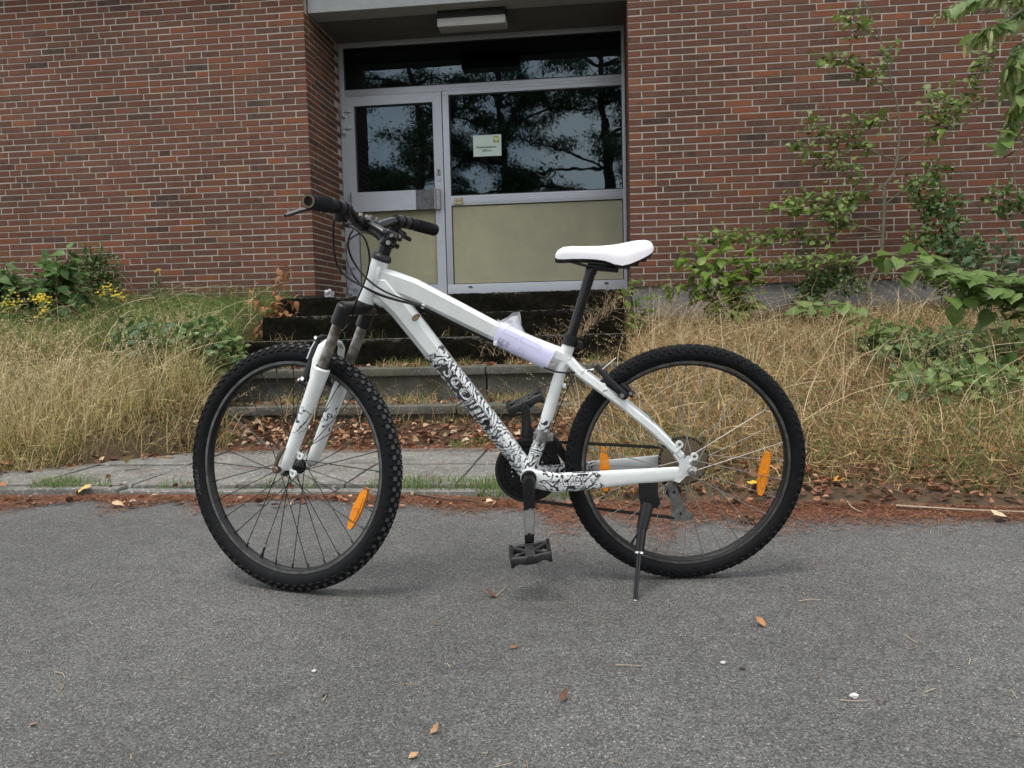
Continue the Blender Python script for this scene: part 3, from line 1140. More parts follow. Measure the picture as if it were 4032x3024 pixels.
# frame in one welded piece
mb = MB()
mb.tube([HA - HU * .002, HA + HU * .02, HA + HU * .055, HA + HU * .10, HA + HU * .1165], [.0235, .0225, .0215, .0222, .0235], 24)
mb.sweep([A(.828, 0, .866), A(.7745, 0, .8455), A(.730, 0, .828), A(.62, 0, .769), A(.506, 0, .707), A(.40, 0, .664), A(.325, 0, .636)],
         [chf(.034, .056, .34), chf(.038, .060, .30), chf(.041, .059, .26), chf(.042, .055, .25), chf(.042, .050, .25), chf(.040, .046, .28), chf(.034, .042, .34)])
mb.sweep([A(.835, 0, .806), A(.815, 0, .800), A(.788, 0, .785)], [se(.030, .020), se(.034, .034, 2.4), se(.030, .020)])   # gusset
mb.tube([A(.433, -.0365, .312), A(.433, .0365, .312)], .0225, 24)
for sg in (1, -1):
    mb.sweep([A(.316, .018 * sg, .628), A(.290, .030 * sg, .598), A(.1878, .052 * sg, .5216), A(.10, .063 * sg, .4475), A(.0239, .070 * sg, .372)],
             [chf(.016, .026), chf(.017, .026), chf(.017, .025), chf(.016, .024), chf(.014, .020)])
    # dropout plate with axle slot and two tabs
    out = [(.045, .305), (.030, .300), (.012, .318), (-.013, .322), (-.016, .338), (-.004, .343), (.004, .352), (-.002, .366), (.006, .374), (.016, .362), (.024, .385), (.038, .392), (.046, .376), (.030, .352), (.032, .335)]
    mb.plate(out, (0, .072 * sg, 0), (1, 0, 0), (0, 0, 1), (0, 1, 0), .007)
mb.sweep([A(.225, -.052, .545), A(.225, 0, .560), A(.225, .052, .545)], [se(.014, .022, 3)] * 3, side=(1, 0, 0))          # seat stay bridge
for c_ in (A(.0304, .072, .4046), A(-.0099, .072, .3708)):
    mb.ring(c_, EY, [(.0100, -.004), (.0100, .004), (.0048, .004), (.0048, -.004)], 18)
mb.tube([A(.0304, .072, .396), A(.040, .072, .384)], .006, 8)
mb.tube([A(-.0045, .072, .366), A(.004, .072, .356)], .0055, 8)
frame_o = part('frame', mb, M['plain_white'], None, 24)
mb = MB()
mb.sweep([A(.836, 0, .838), A(.815, 0, .838), A(.765, 0, .779), A(.641, 0, .6085), A(.54, 0, .469), A(.4365, 0, .322)],
         [chf(.036, .062, .34), chf(.044, .070, .34), chf(.050, .060, .28), chf(.054, .053, .26), chf(.055, .052, .29), chf(.056, .048, .34)])
part('down_tube', mb, M['down_paint'], None, 24, label='white down tube covered in black line art and lettering')
mb = MB()
mb.tube([A(.3125, 0, .683), A(.3208, 0, .6576), A(.343, 0, .587), A(.394, 0, .4217), A(.4313, 0, .318)], [.0185, .0175, .0160, .0175, .0190], 20)
part('seat_tube', mb, M['seat_paint'])
for sg in (1, -1):
    mb = MB()
    mb.sweep([A(.425, .020 * sg, .306), A(.3555, .042 * sg, .2975), A(.28, .052 * sg, .3045), A(.20, .057 * sg, .3115), A(.10, .064 * sg, .3185), A(.022, .069 * sg, .3250)],
             [se(.022, .052, 3), se(.024, .055, 3.4), se(.023, .050, 3.4), se(.021, .044, 3), se(.019, .040, 3), se(.014, .036, 3)])
    part('chain_stay', mb, M['stay_paint'])
# weld beads round the head tube
mb = MB()
for k in range(17):
    a = -1.25 + 2.5 * k / 16
    c_ = A(.8225, .0215 * math.cos(a * .7), .8665) + A(-.010, 0, .030) * math.sin(a)
    mb.tube([c_ + A(-.003, -.001, -.002), c_ + A(.004, .0012, .002)], [.0042, .0040], 8)
part('weld_bead', mb, M['plain_white'], frame_o)
# big lettering on the near flank of the down tube
T_ = DTD
m_, _n, _b = material('sketchy_print', (.72, .74, .74), .4)
_co = objco(_n)
_w1 = nd(_n, 'ShaderNodeTexWave', {'Vector': _co, 'Scale': 95.0, 'Distortion': 3.0, 'Detail': 2.0}, wave_type='BANDS', bands_direction='DIAGONAL').outputs['Fac']
_w2 = noise(_n, _co, 70, 4)
_n.links.new(mixc(_n, math_(_n, 'MULTIPLY', ramp(_n, _w1, [(.55, 0.0), (.62, 1.0)]), ramp(_n, _w2, [(.42, 0.0), (.5, 1.0)])), (.70, .72, .72), (.02, .02, .03)), _b.inputs['Base Color'])
M['sketch_ink'] = m_
NRM = np.cross(EY, T_)          # up out of the tube, in the mid plane
if NRM[2] < 0:
    NRM = -NRM
mb0 = text_mb('SCOTT', .050, shear=.18, space=1.05, bold=.0008)
xs = [p[0] for p in mb0.v]
ys = [p[1] for p in mb0.v]
LC = (DT0 + DTD * .365)
k1, k2 = .176 / (max(xs) - min(xs)), .029 / (max(ys) - min(ys))
ym = (max(ys) + min(ys)) / 2
mb = MB()
mb.add([tuple(A(LC[0], .0292, LC[2]) + T_ * (x * k1) + NRM * ((y - ym) * k2)) for x, y, _ in mb0.v], mb0.f)
part('lettering', mb, M['sketch_ink'], frame_o, None)
mb = MB()
mb.add([tuple(A(LC[0], .0284, LC[2]) + T_ * (x * k1 * 1.012 - .0030) + NRM * ((y - ym) * k2 * 1.08 - .0040)) for x, y, _ in mb0.v], mb0.f)
part('lettering', mb, M['ink'], frame_o, None)
mb = MB()
for k in range(6):                                     # shaded bars between the letters
    t0 = -.090 + k * .032
    mb.add([tuple(A(LC[0], .0278, LC[2]) + T_ * (t0 + a) + NRM * b_) for a, b_ in ((-.011, -.020), (.010, -.019), (.014, .004), (-.004, .010))], [(0, 1, 2, 3)])
part('graphic', mb, material('graphic_black', (.03, .03, .035), .4)[0], frame_o, None)
for body, sz, off, mt in (('VOLTAGE', .0135, A(.325, .0685, .3010), 'white_ink'), ('YZ10', .0165, A(.298, .0685, .3165), 'white_ink')):
    m0 = text_mb(body, sz, shear=.2, bold=.0006)
    mb = MB()
    mb.slot = 1
    m1 = text_mb(body, sz, shear=.2, bold=.0020)
    mb.add([tuple(off + A(-x, -.0003, y)) for x, y, _ in m1.v], m1.f)
    mb.slot = 0
    mb.add([tuple(off + A(-x, .0004, y)) for x, y, _ in m0.v], m0.f)
    part('lettering', mb, [M[mt], M['ink']], frame_o, None)
mb = MB()
mb.plate([(.0075 * math.cos(a), .012 * math.sin(a)) for a in np.linspace(0, 2 * math.pi, 18)[:-1]], A(.7225, .0262, .7555), T_, NRM, EY, .0012)
mb.slot = 1
mb.plate([(.0060 * math.cos(a), .0100 * math.sin(a)) for a in np.linspace(0, 2 * math.pi, 18)[:-1]], A(.7225, .0270, .7555), T_, NRM, EY, .0012)
part('sticker', mb, [M['ink'], simple_varied('gold_sticker', (.38, .29, .09), .5, scale=260, col2=(.05, .04, .03))], frame_o, None, label='small oval black and gold sticker')
# plain little code-less label on the chain stay, bottle boss
mb = MB()
mb.ring(A(.5424, .0275, .4676), EY, [(.0085, -.003), (.0085, .003), (.0035, .003), (.0035, -.003)], 16)
mb.tube([A(.5424, .022, .4676), A(.5424, .0285, .4676)], .0045, 10)
part('bottle_boss', mb, M['blackplastic'], frame_o)

# headset, stem, bars
mb = MB()
mb.tube([HA + HU * .1165, HA + HU * .120, HA + HU * .126, HA + HU * .129, HA + HU * .135], [.0235, .0275, .0275, .0255, .0225], 22)
mb.tube([HA - HU * .018, HA - HU * .013, HA - HU * .005, HA - HU * .001], [.0235, .0262, .0262, .0240], 22)
part('headset', mb, M['blackplastic'])
mb = MB()
mb.tube([S(.134, 0, 0), S(.165, 0, 0)], .0182, 20)
part('spacer', mb, M['blackpaint'])
mb = MB()
mb.tube([S(.158, -.001, 0), S(.164, -.001, 0), S(.196, -.001, 0), S(.201, -.001, 0)], [.0195, .0225, .0225, .0195], 20)
mb.sweep([S(.176, .0, 0), S(.184, .03, 0), S(.188, .066, 0), S(.190, .078, 0)], [se(.040, .040, 3.4), se(.036, .034, 3.4), se(.044, .032, 3.4), se(.050, .040, 3)], side=SLAT)
mb.sweep([S(.189, .078, -.026), S(.186, .078, .026)], [se(.043, .043, 2.4)] * 2, side=SF)
for la in (-.010, .010):
    mb.tube([S(.168, -.024, la), S(.168, -.030, la)], .0065, 10)
    mb.tube([S(.188, -.024, la), S(.188, -.030, la)], .0065, 10)
stem_o = part('stem', mb, M['blackpaint'])
mb = MB()
for la in (-.016, .016):
    mb.tube([S(.206, .062, la), S(.218, .062, la)], .0052, 10)
    mb.tube([S(.206, .094, la), S(.214, .096, la)], .0050, 10)
mb.tube([S(.170, -.018, .018), S(.170, -.018, .026)], .0062, 12)
mb.tube([S(.190, -.020, .019), S(.190, -.020, .026)], .0045, 12)
part('bolt', mb, M['steel'], stem_o)


def bar_s(la):      # height of the bar over its length; it sits a little askew
    t = min(1, max(0, (abs(la) - .03) / .10))
    return .187 + .034 * t * t * (3 - 2 * t) - la * .062


def bar_f(la):
    return .078 - .030 * (abs(la) / .3) ** 1.4


mb = MB()
las = [-.30, -.24, -.18, -.14, -.10, -.07, -.04, 0, .04, .07, .10, .14, .18, .24, .30]
mb.tube([S(bar_s(q), bar_f(q), q) for q in las], [.0111] * 4 + [.0125, .0145, .0158, .0158, .0158, .0145, .0125] + [.0111] * 4, 16)
part('handlebar', mb, M['blackpaint'])
for sg in (1, -1):
    mb = MB()
    q = [(.182, .0158), (.186, .0178), (.19, .0162), (.205, .0160), (.245, .0168), (.285, .0172), (.297, .0182), (.303, .0180)]
    mb.tube([S(bar_s(a * sg), bar_f(a * sg), a * sg) for a, _ in q], [r_ for _, r_ in q], 22)
    for k in range(26):
        a = 2 * math.pi * k / 26
        c1, c2 = (A(math.cos(a), math.sin(a), 0) * .0163 for _ in (0, 1))
        p1 = S(bar_s(.21 * sg), bar_f(.21 * sg), .21 * sg) + SF * c1[0] + SU * c1[1]
        p2 = S(bar_s(.28 * sg), bar_f(.28 * sg), .28 * sg) + SF * c1[0] * 1.03 + SU * c1[1] * 1.03
        mb.tube([p1, p2], .0013, 5)
    g = part('grip', mb, M['rubber'])
    if sg > 0:
        mb = MB()
        d_ = S(bar_s(.303), bar_f(.303), .303) - S(bar_s(.29), bar_f(.29), .29)
        d_ /= np.linalg.norm(d_)
        c_ = S(bar_s(.303), bar_f(.303), .303)
        mb.ring(c_, d_, [(.0165, -.002), (.0160, .003), (.0115, .003), (.0108, -.002)], 24)
        part('bar_end', mb, M['bronze'], g)
    # clamp, lever, shifter pod
    mb = MB()
    lc = .160
    c_ = S(bar_s(lc * sg), bar_f(lc * sg), lc * sg)
    mb.tube([S(bar_s((lc - .011) * sg), bar_f((lc - .011) * sg), (lc - .011) * sg), S(bar_s((lc + .011) * sg), bar_f((lc + .011) * sg), (lc + .011) * sg)], .0178, 16)
    mb.sweep([c_, c_ + SF * .022 - SU * .012, c_ + SF * .034 - SU * .022 + SLAT * .02 * sg], [se(.020, .022, 3), se(.022, .020, 3), se(.018, .016, 3)], side=SLAT)
    part('lever_clamp', mb, M['blackplastic'])
    mb = MB()
    tip = S(.148 + (0 if sg > 0 else .05), .118, .275 * sg)
    b0 = c_ + SF * .034 - SU * .022 + SLAT * .018 * sg
    pts_ = [b0, b0 + SF * .016 - SU * .006 + SLAT * .02 * sg, .45 * b0 + .55 * tip + SF * .012, .15 * b0 + .85 * tip + SF * .004, tip]
    mb.sweep(pts_, [se(.014, .009, 3), se(.015, .009, 3), se(.014, .008, 3), se(.015, .008, 3), se(.009, .006, 2)], side=SF)
    part('brake_lever', mb, M['blackpaint'])
    mb = MB()
    c2 = S(bar_s(.128 * sg), bar_f(.128 * sg), .128 * sg)
    mb.tube([S(bar_s(.118 * sg), bar_f(.118 * sg), .118 * sg), S(bar_s(.140 * sg), bar_f(.140 * sg), .140 * sg)], .0175, 16)
    mb.sweep([c2 - SU * .010, c2 - SU * .024 + SF * .004, c2 - SU * .036 + SF * .002], [se(.034, .030, 3.5), se(.038, .034, 3.5), se(.028, .024, 3)], side=SLAT)
    mb.tube([c2 - SU * .026 - SF * .012, c2 - SU * .036 - SF * .034 + SLAT * .010 * sg], [.005, .004], 8)
    mb.sweep([c2 - SU * .034 - SF * .030 + SLAT * .004 * sg, c2 - SU * .038 - SF * .036 + SLAT * .036 * sg], [se(.012, .014, 3), se(.010, .012, 3)], side=SF)
    part('shifter', mb, M['blackplastic'])

# fork
mb = MB()
mb.tube([S(.0, 0, 0), S(-.020, .002, 0)], [.0205, .0215], 18)
mb.sweep([S(-.030, .018, -.072), S(-.026, .012, -.045), S(-.018, .002, 0), S(-.026, .012, .045), S(-.030, .018, .072)],
         [se(.034, .030, 3), se(.034, .030, 3), se(.042, .036, 3), se(.034, .030, 3), se(.034, .030, 3)], side=SF)
for sg in (1, -1):
    mb.tube([S(-.022, .018, .06 * sg), S(-.027, .018, .06 * sg), S(-.070, .018, .06 * sg), S(-.078, .018, .06 * sg)], [.0165, .0205, .0205, .0190], 18)
    mb.tube([S(-.017, .018, .06 * sg), S(-.024, .018, .06 * sg)], [.0125, .0145], 14)
crown = part('fork_crown', mb, M['blackplastic'])
for sg in (1, -1):
    mb = MB()
    mb.tube([S(-.07, .018, .06 * sg), S(-.21, .018, .06 * sg)], .0145, 18)
    part('stanchion', mb, M['rusty'])
    mb = MB()
    mb.tube([S(-.200, .018, .06 * sg), S(-.204, .018, .06 * sg), S(-.225, .018, .06 * sg), S(-.30, .018, .060 * sg), S(-.46, .020, .060 * sg), S(-.492, .021, .059 * sg), S(-.498, .021, .058 * sg)],
            [.0200, .0235, .0222, .0200, .0178, .0170, .0130], 20)
    out = [(-.465, .005), (-.498, .016), (-.520, .030), (-.521, .046), (-.508, .052), (-.492, .046), (-.47, .034)]
    mb.plate([(a, b_) for a, b_ in out], HA + SLAT * .056 * sg, SU, SF, SLAT, .008)
    if sg > 0:
        for s_, f_ in ((-.447, -.010), (-.500, -.008)):
            mb.ring(S(s_, f_, .058), SLAT, [(.0095, -.004), (.0095, .004), (.0045, .004), (.0045, -.004)], 16)
            mb.tube([S(s_ + .004, f_ + .006, .058), S(s_ + .008, f_ + .018, .058)], .0055, 8)
    low = part('fork_leg', mb, M['fork_paint'], label='white lower leg of the suspension fork with black scratches')
    mb = MB()
    mb.tube([S(-.197, .018, .06 * sg), S(-.203, .018, .06 * sg)], [.0170, .0205], 18)
    part('seal', mb, M['blackplastic'], low)
# scratches on the fork legs are scuffed decals; arch over the tyre
mb = MB()
arch = [S(-.235, .034, .060), S(-.190, .046, .056), S(-.152, .050, .047), S(-.137, .050, .026), S(-.134, .050, 0), S(-.137, .050, -.026), S(-.152, .050, -.047), S(-.190, .046, -.056), S(-.235, .034, -.060)]
mb.sweep(arch, [se(.020, .014, 3), se(.022, .010, 3), se(.022, .010, 3), se(.022, .010, 3), se(.022, .012, 3), se(.022, .010, 3), se(.022, .010, 3), se(.022, .010, 3), se(.020, .014, 3)], side=SF)
part('fork_arch', mb, M['plain_white'])
# front V-brake
mb = MB()
for sg in (1, -1):
    mb.sweep([S(-.262, .058, .052 * sg), S(-.235, .064, .050 * sg), S(-.19, .070, .040 * sg), S(-.142, .076, .034 * sg)],
             [se(.016, .020, 3), se(.014, .020, 3), se(.011, .016, 3), se(.010, .012, 3)], side=SLAT)
    mb.tube([S(-.262, .036, .054 * sg), S(-.262, .072, .054 * sg)], .0085, 12)
    mb.sweep([S(-.262, .078, .034 * sg), S(-.244, .044, .034 * sg)], [se(.012, .016, 3)] * 2, side=SLAT)
    mb.tube([S(-.250, .060, .030 * sg), S(-.250, .060, .062 * sg)], .0055, 10)
mb.tube([S(-.140, .076, .040), S(-.133, .078, .020), S(-.135, .077, -.015), S(-.140, .076, -.036)], [.004, .006, .006, .003], 8)
fb = part('front_brake', mb, M['blackplastic'])
mb = MB()
for sg in (1, -1):
    mb.tube([S(-.262, .072, .054 * sg), S(-.262, .078, .054 * sg)], .006, 10)
    mb.tube([S(-.250, .060, .062 * sg), S(-.250, .060, .068 * sg)], .0055, 10)
mb.tube([S(-.150, .080, .040), S(-.172, .081, .045), S(-.20, .077, .052)], .0018, 6)
mb.tube([S(-.139, .080, .034), S(-.139, .080, .044)], .005, 8)
part('bolt', mb, M['chrome'], fb)


# wheels
def wheel(c, ax, az, an, R, carc, rc, rows, spoke_mat, reflectors, valve, hub_r, flange, rear, ro_, ri):
    w = bpy.data.objects.new('rear_wheel' if rear else 'front_wheel', None)
    COL.objects.link(w)
    w.parent = bike
    P = lambda a, r_, h=0.0: c + r_ * (math.cos(a) * ax + math.sin(a) * az) + an * h
    mb = MB()
    prof = []
    for k in range(26):
        b_ = math.radians(-142 + 284 * k / 25)
        prof.append((rc + carc * math.cos(b_), carc * .98 * math.sin(b_)))
    mb.ring(c, an, prof, 128, ax)
    for b_deg, cnt, la, lb, hgt, ph, skew, slot in rows:
        for sgn in ((1, -1) if b_deg > 0 else (1,)):
            b_ = math.radians(b_deg) * sgn
            for k in range(cnt):
                a = 2 * math.pi * (k + ph) / cnt
                er = math.cos(a) * ax + math.sin(a) * az
                et = -math.sin(a) * ax + math.cos(a) * az
                nn = er * math.cos(b_) + an * math.sin(b_)
                eb = -er * math.sin(b_) + an * math.cos(b_)
                base = c + er * rc + nn * (carc - .0012)
                e1, e2 = et * math.cos(skew * sgn) + eb * math.sin(skew * sgn), eb * math.cos(skew * sgn) - et * math.sin(skew * sgn)
                V = []
                for hh, kk in ((0, 1.12), (hgt, .9)):
                    for s1, s2 in ((-1, -1), (1, -1), (1, 1), (-1, 1)):
                        V.append(base + nn * hh + e1 * s1 * la / 2 * kk + e2 * s2 * lb / 2 * kk)
                mb.slot = 0
                mb.add(V, [(0, 1, 5, 4), (1, 2, 6, 5), (2, 3, 7, 6), (3, 0, 4, 7)])
                mb.slot = slot
                mb.add(V[4:], [(0, 1, 2, 3)])
    part('tyre', mb, [M['rubber'], M['knob']], w, 30)
    mb = MB()
    # box rim: (radius, offset)
    hw = .0135
    mb.slot = 0
    mb.ring(c, an, [(ri, -.007), (ri, .007), (ri + .004, hw), (ri + .0060, hw + .0004), (ri + .0060, -hw - .0004), (ri + .004, -hw)], 128, ax)
    mb.slot = 1
    mb.ring(c, an, [(ri + .0060, hw), (ro_, hw + .0006), (ro_, hw - .003), (ri + .0060, hw - .003)], 128, ax)
    mb.ring(c, an, [(ri + .0060, -hw), (ro_, -hw - .0006), (ro_, -hw + .003), (ri + .0060, -hw + .003)], 128, ax)
    part('rim', mb, [M['rim'], M['rim_track']], w, 40)
    mb = MB()
    mb.tube([c - an * .046, c - an * flange, c - an * (flange - .004), c - an * .018, c + an * .018, c + an * (flange - .004), c + an * flange, c + an * .046],
            [.010, .012, hub_r, .012, .012, hub_r, .012, .010], 20)
    for sg in (1, -1):
        mb.ring(c + an * flange * sg, an, [(.010, -.002), (hub_r + .003, -.002), (hub_r + .003, .002), (.010, .002)], 24)
    part('hub', mb, M['steel'] if rear else M['blackplastic'], w)
    mbs = MB()
    mbs.tube([(0, 0, 0), (0, 0, 1)], .0013, 5)
    sm = mesh_from('spoke', mbs, spoke_mat, 60)
    for k in range(32):
        side = 1 if k % 2 else -1
        a = 2 * math.pi * k / 32
        lead = 1 if (k // 2) % 2 else -1
        p1 = P(a, ri + .0005, .003 * side)
        p0 = P(a + lead * 1.12, hub_r, flange * side)
        d_ = p1 - p0
        L_ = np.linalg.norm(d_)
        q = Vector(d_ / L_).to_track_quat('Z', 'Y').to_matrix().to_4x4()
        o = link('spoke', sm, w)
        o.matrix_local = Matrix.Translation(Vector(p0)) @ q @ Matrix.Diagonal((1, 1, L_, 1))
    mb = MB()
    for k in range(32):
        a = 2 * math.pi * k / 32
        mb.tube([P(a, ri + .0005, 0), P(a, ri - .012, 0)], .0018, 6)
    part('nipple', mb, spoke_mat, w, kind='stuff')
    for a, r_ in reflectors:
        er = math.cos(a) * ax + math.sin(a) * az
        et = -math.sin(a) * ax + math.cos(a) * az
        o_ = c + er * r_
        out = [(-.062, -.006), (-.045, -.0115), (0, -.0165), (.045, -.0115), (.062, -.006), (.062, .004), (.045, .0085), (0, .0115), (-.045, .0085), (-.062, .004)]
        mb = MB()
        mb.plate(out, o_, et, er, an, .012)
        mb.plate([(x * .62, y * .55) for x, y in out], o_, et, er, an, .016)
        mb.ring(o_ + er * -.002, an, [(.0070, -.0095), (.0070, .0095), (.0030, .0095), (.0030, -.0095)], 16)
        part('reflector', mb, M['amber'], w, 25, label='amber spoke reflector')
    mb = MB()
    mb.tube([P(valve, ri + .002), P(valve, ri - .010), P(valve, ri - .015), P(valve, ri - .034)], [.0048, .0042, .0030, .0034], 10)
    mb.slot = 1
    mb.tube([P(valve, ri - .032), P(valve, ri - .038)], [.0042, .0038], 10)
    part('valve', mb, [M['blackplastic'], M['steel'] if not rear else M['blackplastic']], w)
    return w


rad = math.radians
rows_rear = [(62, 84, .0115, .0090, .0030, 0, .5, 0), (40, 84, .0135, .0095, .0028, .5, -.5, 0), (14, 84, .0125, .0110, .0022, .25, .4, 0)]
rows_front = [(64, 76, .0125, .0095, .0040, 0, 0, 0), (42, 76, .0118, .0105, .0042, .5, 0, 1), (17, 76, .0125, .0110, .0040, 0, 0, 1), (0, 76, .0092, .0090, .0038, .5, 0, 1)]
rear_w = wheel(A(0, 0, .333), EX, EZ, EY, .333, .0235, .3070, rows_rear, M['spoke_steel'], [(rad(189), .222), (rad(-3), .224)], rad(-57), .021, .030, True, .2870, .2735)
FC = S(-.509, .038, 0)
fax, faz = ro(EX), ro(EZ)
front_w = wheel(FC, fax, faz, SLAT, .346, .0255, .3163, rows_front, M['spoke_dark'], [(rad(205.5), .238)], rad(-68), .019, .032, False, .2950, .2815)
# moulded maker's name on the front tyre wall
m0 = text_mb('KENDA', .020, space=1.15, bold=.0004)
mb = MB()
for x, y, _ in m0.v:
    a = rad(-160 + 180 + 180) + 0 * x
    ang = rad(195) * 0 + (rad(10) * -1) - x / .318
    r_ = .3165 + y * .8
    b_ = math.acos(max(-1, min(1, (r_ - .3163) / .0255)))
    mb.v.append(tuple(FC + r_ * (math.cos(ang) * fax + math.sin(ang) * faz) + SLAT * (.0250 * math.sin(b_) + .0007)))
mb.f = list(m0.f)
mb.mi = [0] * len(mb.f)
mb.rv = [0] * len(mb.f)
part('lettering', mb, M['knob'], front_w, None)

# axle nuts and quick release
mb = MB()
mb.tube([FC - SLAT * .074, FC + SLAT * .066], .0048, 10)
mb.tube([FC + SLAT * .060, FC + SLAT * .066, FC + SLAT * .076, FC + SLAT * .079], [.0085, .0105, .0105, .0075], 16)
mb.tube([FC - SLAT * .062, FC - SLAT * .078], .009, 12)
mb.sweep([FC + SLAT * .072, FC + SLAT * .074 + SU * .012 + SF * .004, FC + SLAT * .078 + SU * .045 + SF * .002, FC + SLAT * .076 + SU * .070 - SF * .004],
         [se(.012, .009, 3), se(.012, .008, 3), se(.014, .006, 3), se(.011, .005, 2)], side=SF)
part('quick_release', mb, M['bronze'])
mb = MB()
mb.tube([A(0, -.085, .333), A(0, .082, .333)], .0048, 10)
mb.tube([A(0, .076, .333), A(0, .080, .333), A(0, .092, .333), A(0, .095, .333)], [.0095, .0105, .0100, .0060], 14)
part('axle_nut', mb, M['steel'])

# seat post, saddle
SPD = A(.2532 - .3150, 0, .8707 - .6735)
SPD /= np.linalg.norm(SPD)
mb = MB()
mb.tube([A(.3190, 0, .662), A(.2532, 0, .8707) - SPD * .012], .0140, 20)
mb.tube([A(.2532, 0, .8707) - SPD * .014, A(.2532, 0, .8707) + SPD * .006, A(.2532, 0, .8707) + SPD * .012], [.0152, .0160, .0140], 20)
part('seat_post', mb, M['blackpaint'])
mb = MB()
mb.tube([A(.3115, 0, .684) - SPD * .016, A(.3115, 0, .684) + SPD * .012], .0205, 22)
mb.sweep([A(.296, 0, .672), A(.284, 0, .668)], [se(.026, .020, 3)] * 2)
mb.tube([A(.2865, -.016, .669), A(.2865, .016, .669)], .0085, 12)
part('seat_collar', mb, M['blackplastic'])
prof = [  # x, half width, top z, edge z
    (.0935, .030, .930, .918), (.100, .046, .9395, .911), (.113, .058, .9435, .903), (.135, .067, .9425, .893), (.160, .069, .9385, .8835), (.180, .066, .9350, .8790),
    (.200, .057, .9325, .8835), (.222, .044, .9310, .8925), (.245, .034, .9305, .8965), (.275, .027, .9308, .8985), (.305, .0235, .9318, .8990), (.328, .021, .9300, .8985), (.342, .016, .9220, .8990), (.349, .008, .9120, .9020)]
mb, mk = MB(), MB()
NS = 21
Vv, Vk = [], []
for x, hw, zt, ze in prof:
    for k in range(NS):
        t = -math.pi / 2 + math.pi * k / (NS - 1)
        sy = math.copysign(abs(math.sin(t)) ** .85, math.sin(t))
        cz = abs(math.cos(t)) ** .62
        Vv.append((x, hw * sy, ze + (zt - ze) * cz))
    for k in range(NS):
        t = -1 + 2 * k / (NS - 1)
        Vk.append((x + .001, hw * .94 * t, ze - .001 - .010 * (1 - t ** 2) * (1 if x > .2 else .5) - (.004 if .10 < x < .2 else .0)))
Ff = [(i * NS + k, i * NS + k + 1, (i + 1) * NS + k + 1, (i + 1) * NS + k) for i in range(len(prof) - 1) for k in range(NS - 1)]
mb.add(Vv, Ff + [tuple(range(NS)), tuple((len(prof) - 1) * NS + k for k in range(NS))])
sad = part('saddle', mb, M['saddle'], smooth=50)
mk.add(Vk, Ff)
for i in range(len(prof) - 1):       # dark skirt under the white cover at the back
    x0, x1 = prof[i], prof[i + 1]
    if x1[0] < .186:
        for sg in (1, -1):
            mk.add([(x0[0], x0[1] * sg * .995, x0[3] + .002), (x1[0], x1[1] * sg * .995, x1[3] + .002), (x1[0] + .002, x1[1] * sg * .90, x1[3] - .006), (x0[0] + .004, x0[1] * sg * .90, x0[3] - .016)], [(0, 1, 2, 3)])
    elif x0[0] > .27:
        for sg in (1, -1):
            mk.add([(x0[0], x0[1] * sg * .99, x0[3] + .001), (x1[0], x1[1] * sg * .99, x1[3] + .001), (x1[0], x1[1] * sg * .9, x1[3] - .005), (x0[0], x0[1] * sg * .9, x0[3] - .005)], [(0, 1, 2, 3)])
part('saddle_shell', mk, M['black_cloth'], sad, 60)
mb = MB()
for sg in (1, -1):
    mb.tube([A(.135, .034 * sg, .888), A(.17, .026 * sg, .874), A(.20, .022 * sg, .873), A(.27, .022 * sg, .880), A(.325, .010 * sg, .896)], .0036, 8)
mb.sweep([A(.185, 0, .868), A(.25, 0, .876)], [se(.050, .018, 3), se(.050, .020, 3)])
mb.sweep([A(.205, 0, .880), A(.262, 0, .888)], [se(.046, .014, 3), se(.040, .018, 3)])
part('saddle_clamp', mb, M['blackpaint'])

# cranks, chain rings, pedals
BB = A(.4325, 0, .311)
mb = MB()
mb.tube([BB + EY * .030, BB + EY * .048], [.0225, .0205], 24)
mb.tube([BB - EY * .030, BB - EY * .048], .0205, 20)
part('bottom_bracket', mb, M['blackplastic'])
m_arm, nt, b = material('worn_crank', (.005, .005, .006), .3, 0.0, .35)
co = objco(nt)
zz = nd(nt, 'ShaderNodeSeparateXYZ', {'Vector': co}).outputs['Z']
wob = math_(nt, 'ADD', zz, math_(nt, 'MULTIPLY', math_(nt, 'SUBTRACT', noise(nt, co, 70, 4), .5), .03))
msk = math_(nt, 'MULTIPLY', nd(nt, 'ShaderNodeMapRange', {'Value': wob, 'From Min': .168, 'From Max': .171}).outputs[0], nd(nt, 'ShaderNodeMapRange', {'Value': wob, 'From Min': .236, 'From Max': .233}).outputs[0])
nt.links.new(mixc(nt, msk, (.005, .005, .006), (.30, .30, .30)), b.inputs['Base Color'])
nt.links.new(math_(nt, 'MULTIPLY', msk, .8), b.inputs['Metallic'])
for sg, zend in ((1, -.170), (-1, .170)):
    mb = MB()
    y0, y1 = .060 * sg, .083 * sg
    dz = 1 if zend > 0 else -1
    mb.sweep([BB + A(0, y0, -.014 * dz), BB + A(0, y0, 0), BB + A(.0005, y0 + .004 * sg, zend * .3), BB + A(.0015, y0 + .012 * sg, zend * .65), BB + A(.0028, y1, zend * .93), BB + A(.003, y1, zend), BB + A(.003, y1, zend + .012 * dz)],
             [se(.016, .020, 2.6), se(.020, .035, 3), se(.017, .032, 3.4), se(.015, .029, 3.4), se(.014, .026, 3), se(.014, .025, 2.6), se(.010, .012, 2.2)])
    ca = part('crank_arm', mb, m_arm, label='black crank arm with a worn bare patch' if sg > 0 else None)
    mb = MB()
    mb.tube([BB + A(0, .068 * sg, 0), BB + A(0, .0735 * sg, 0)], [.0115, .0105], 18)
    part('crank_bolt', mb, M['blackplastic'], ca)
mb = MB()
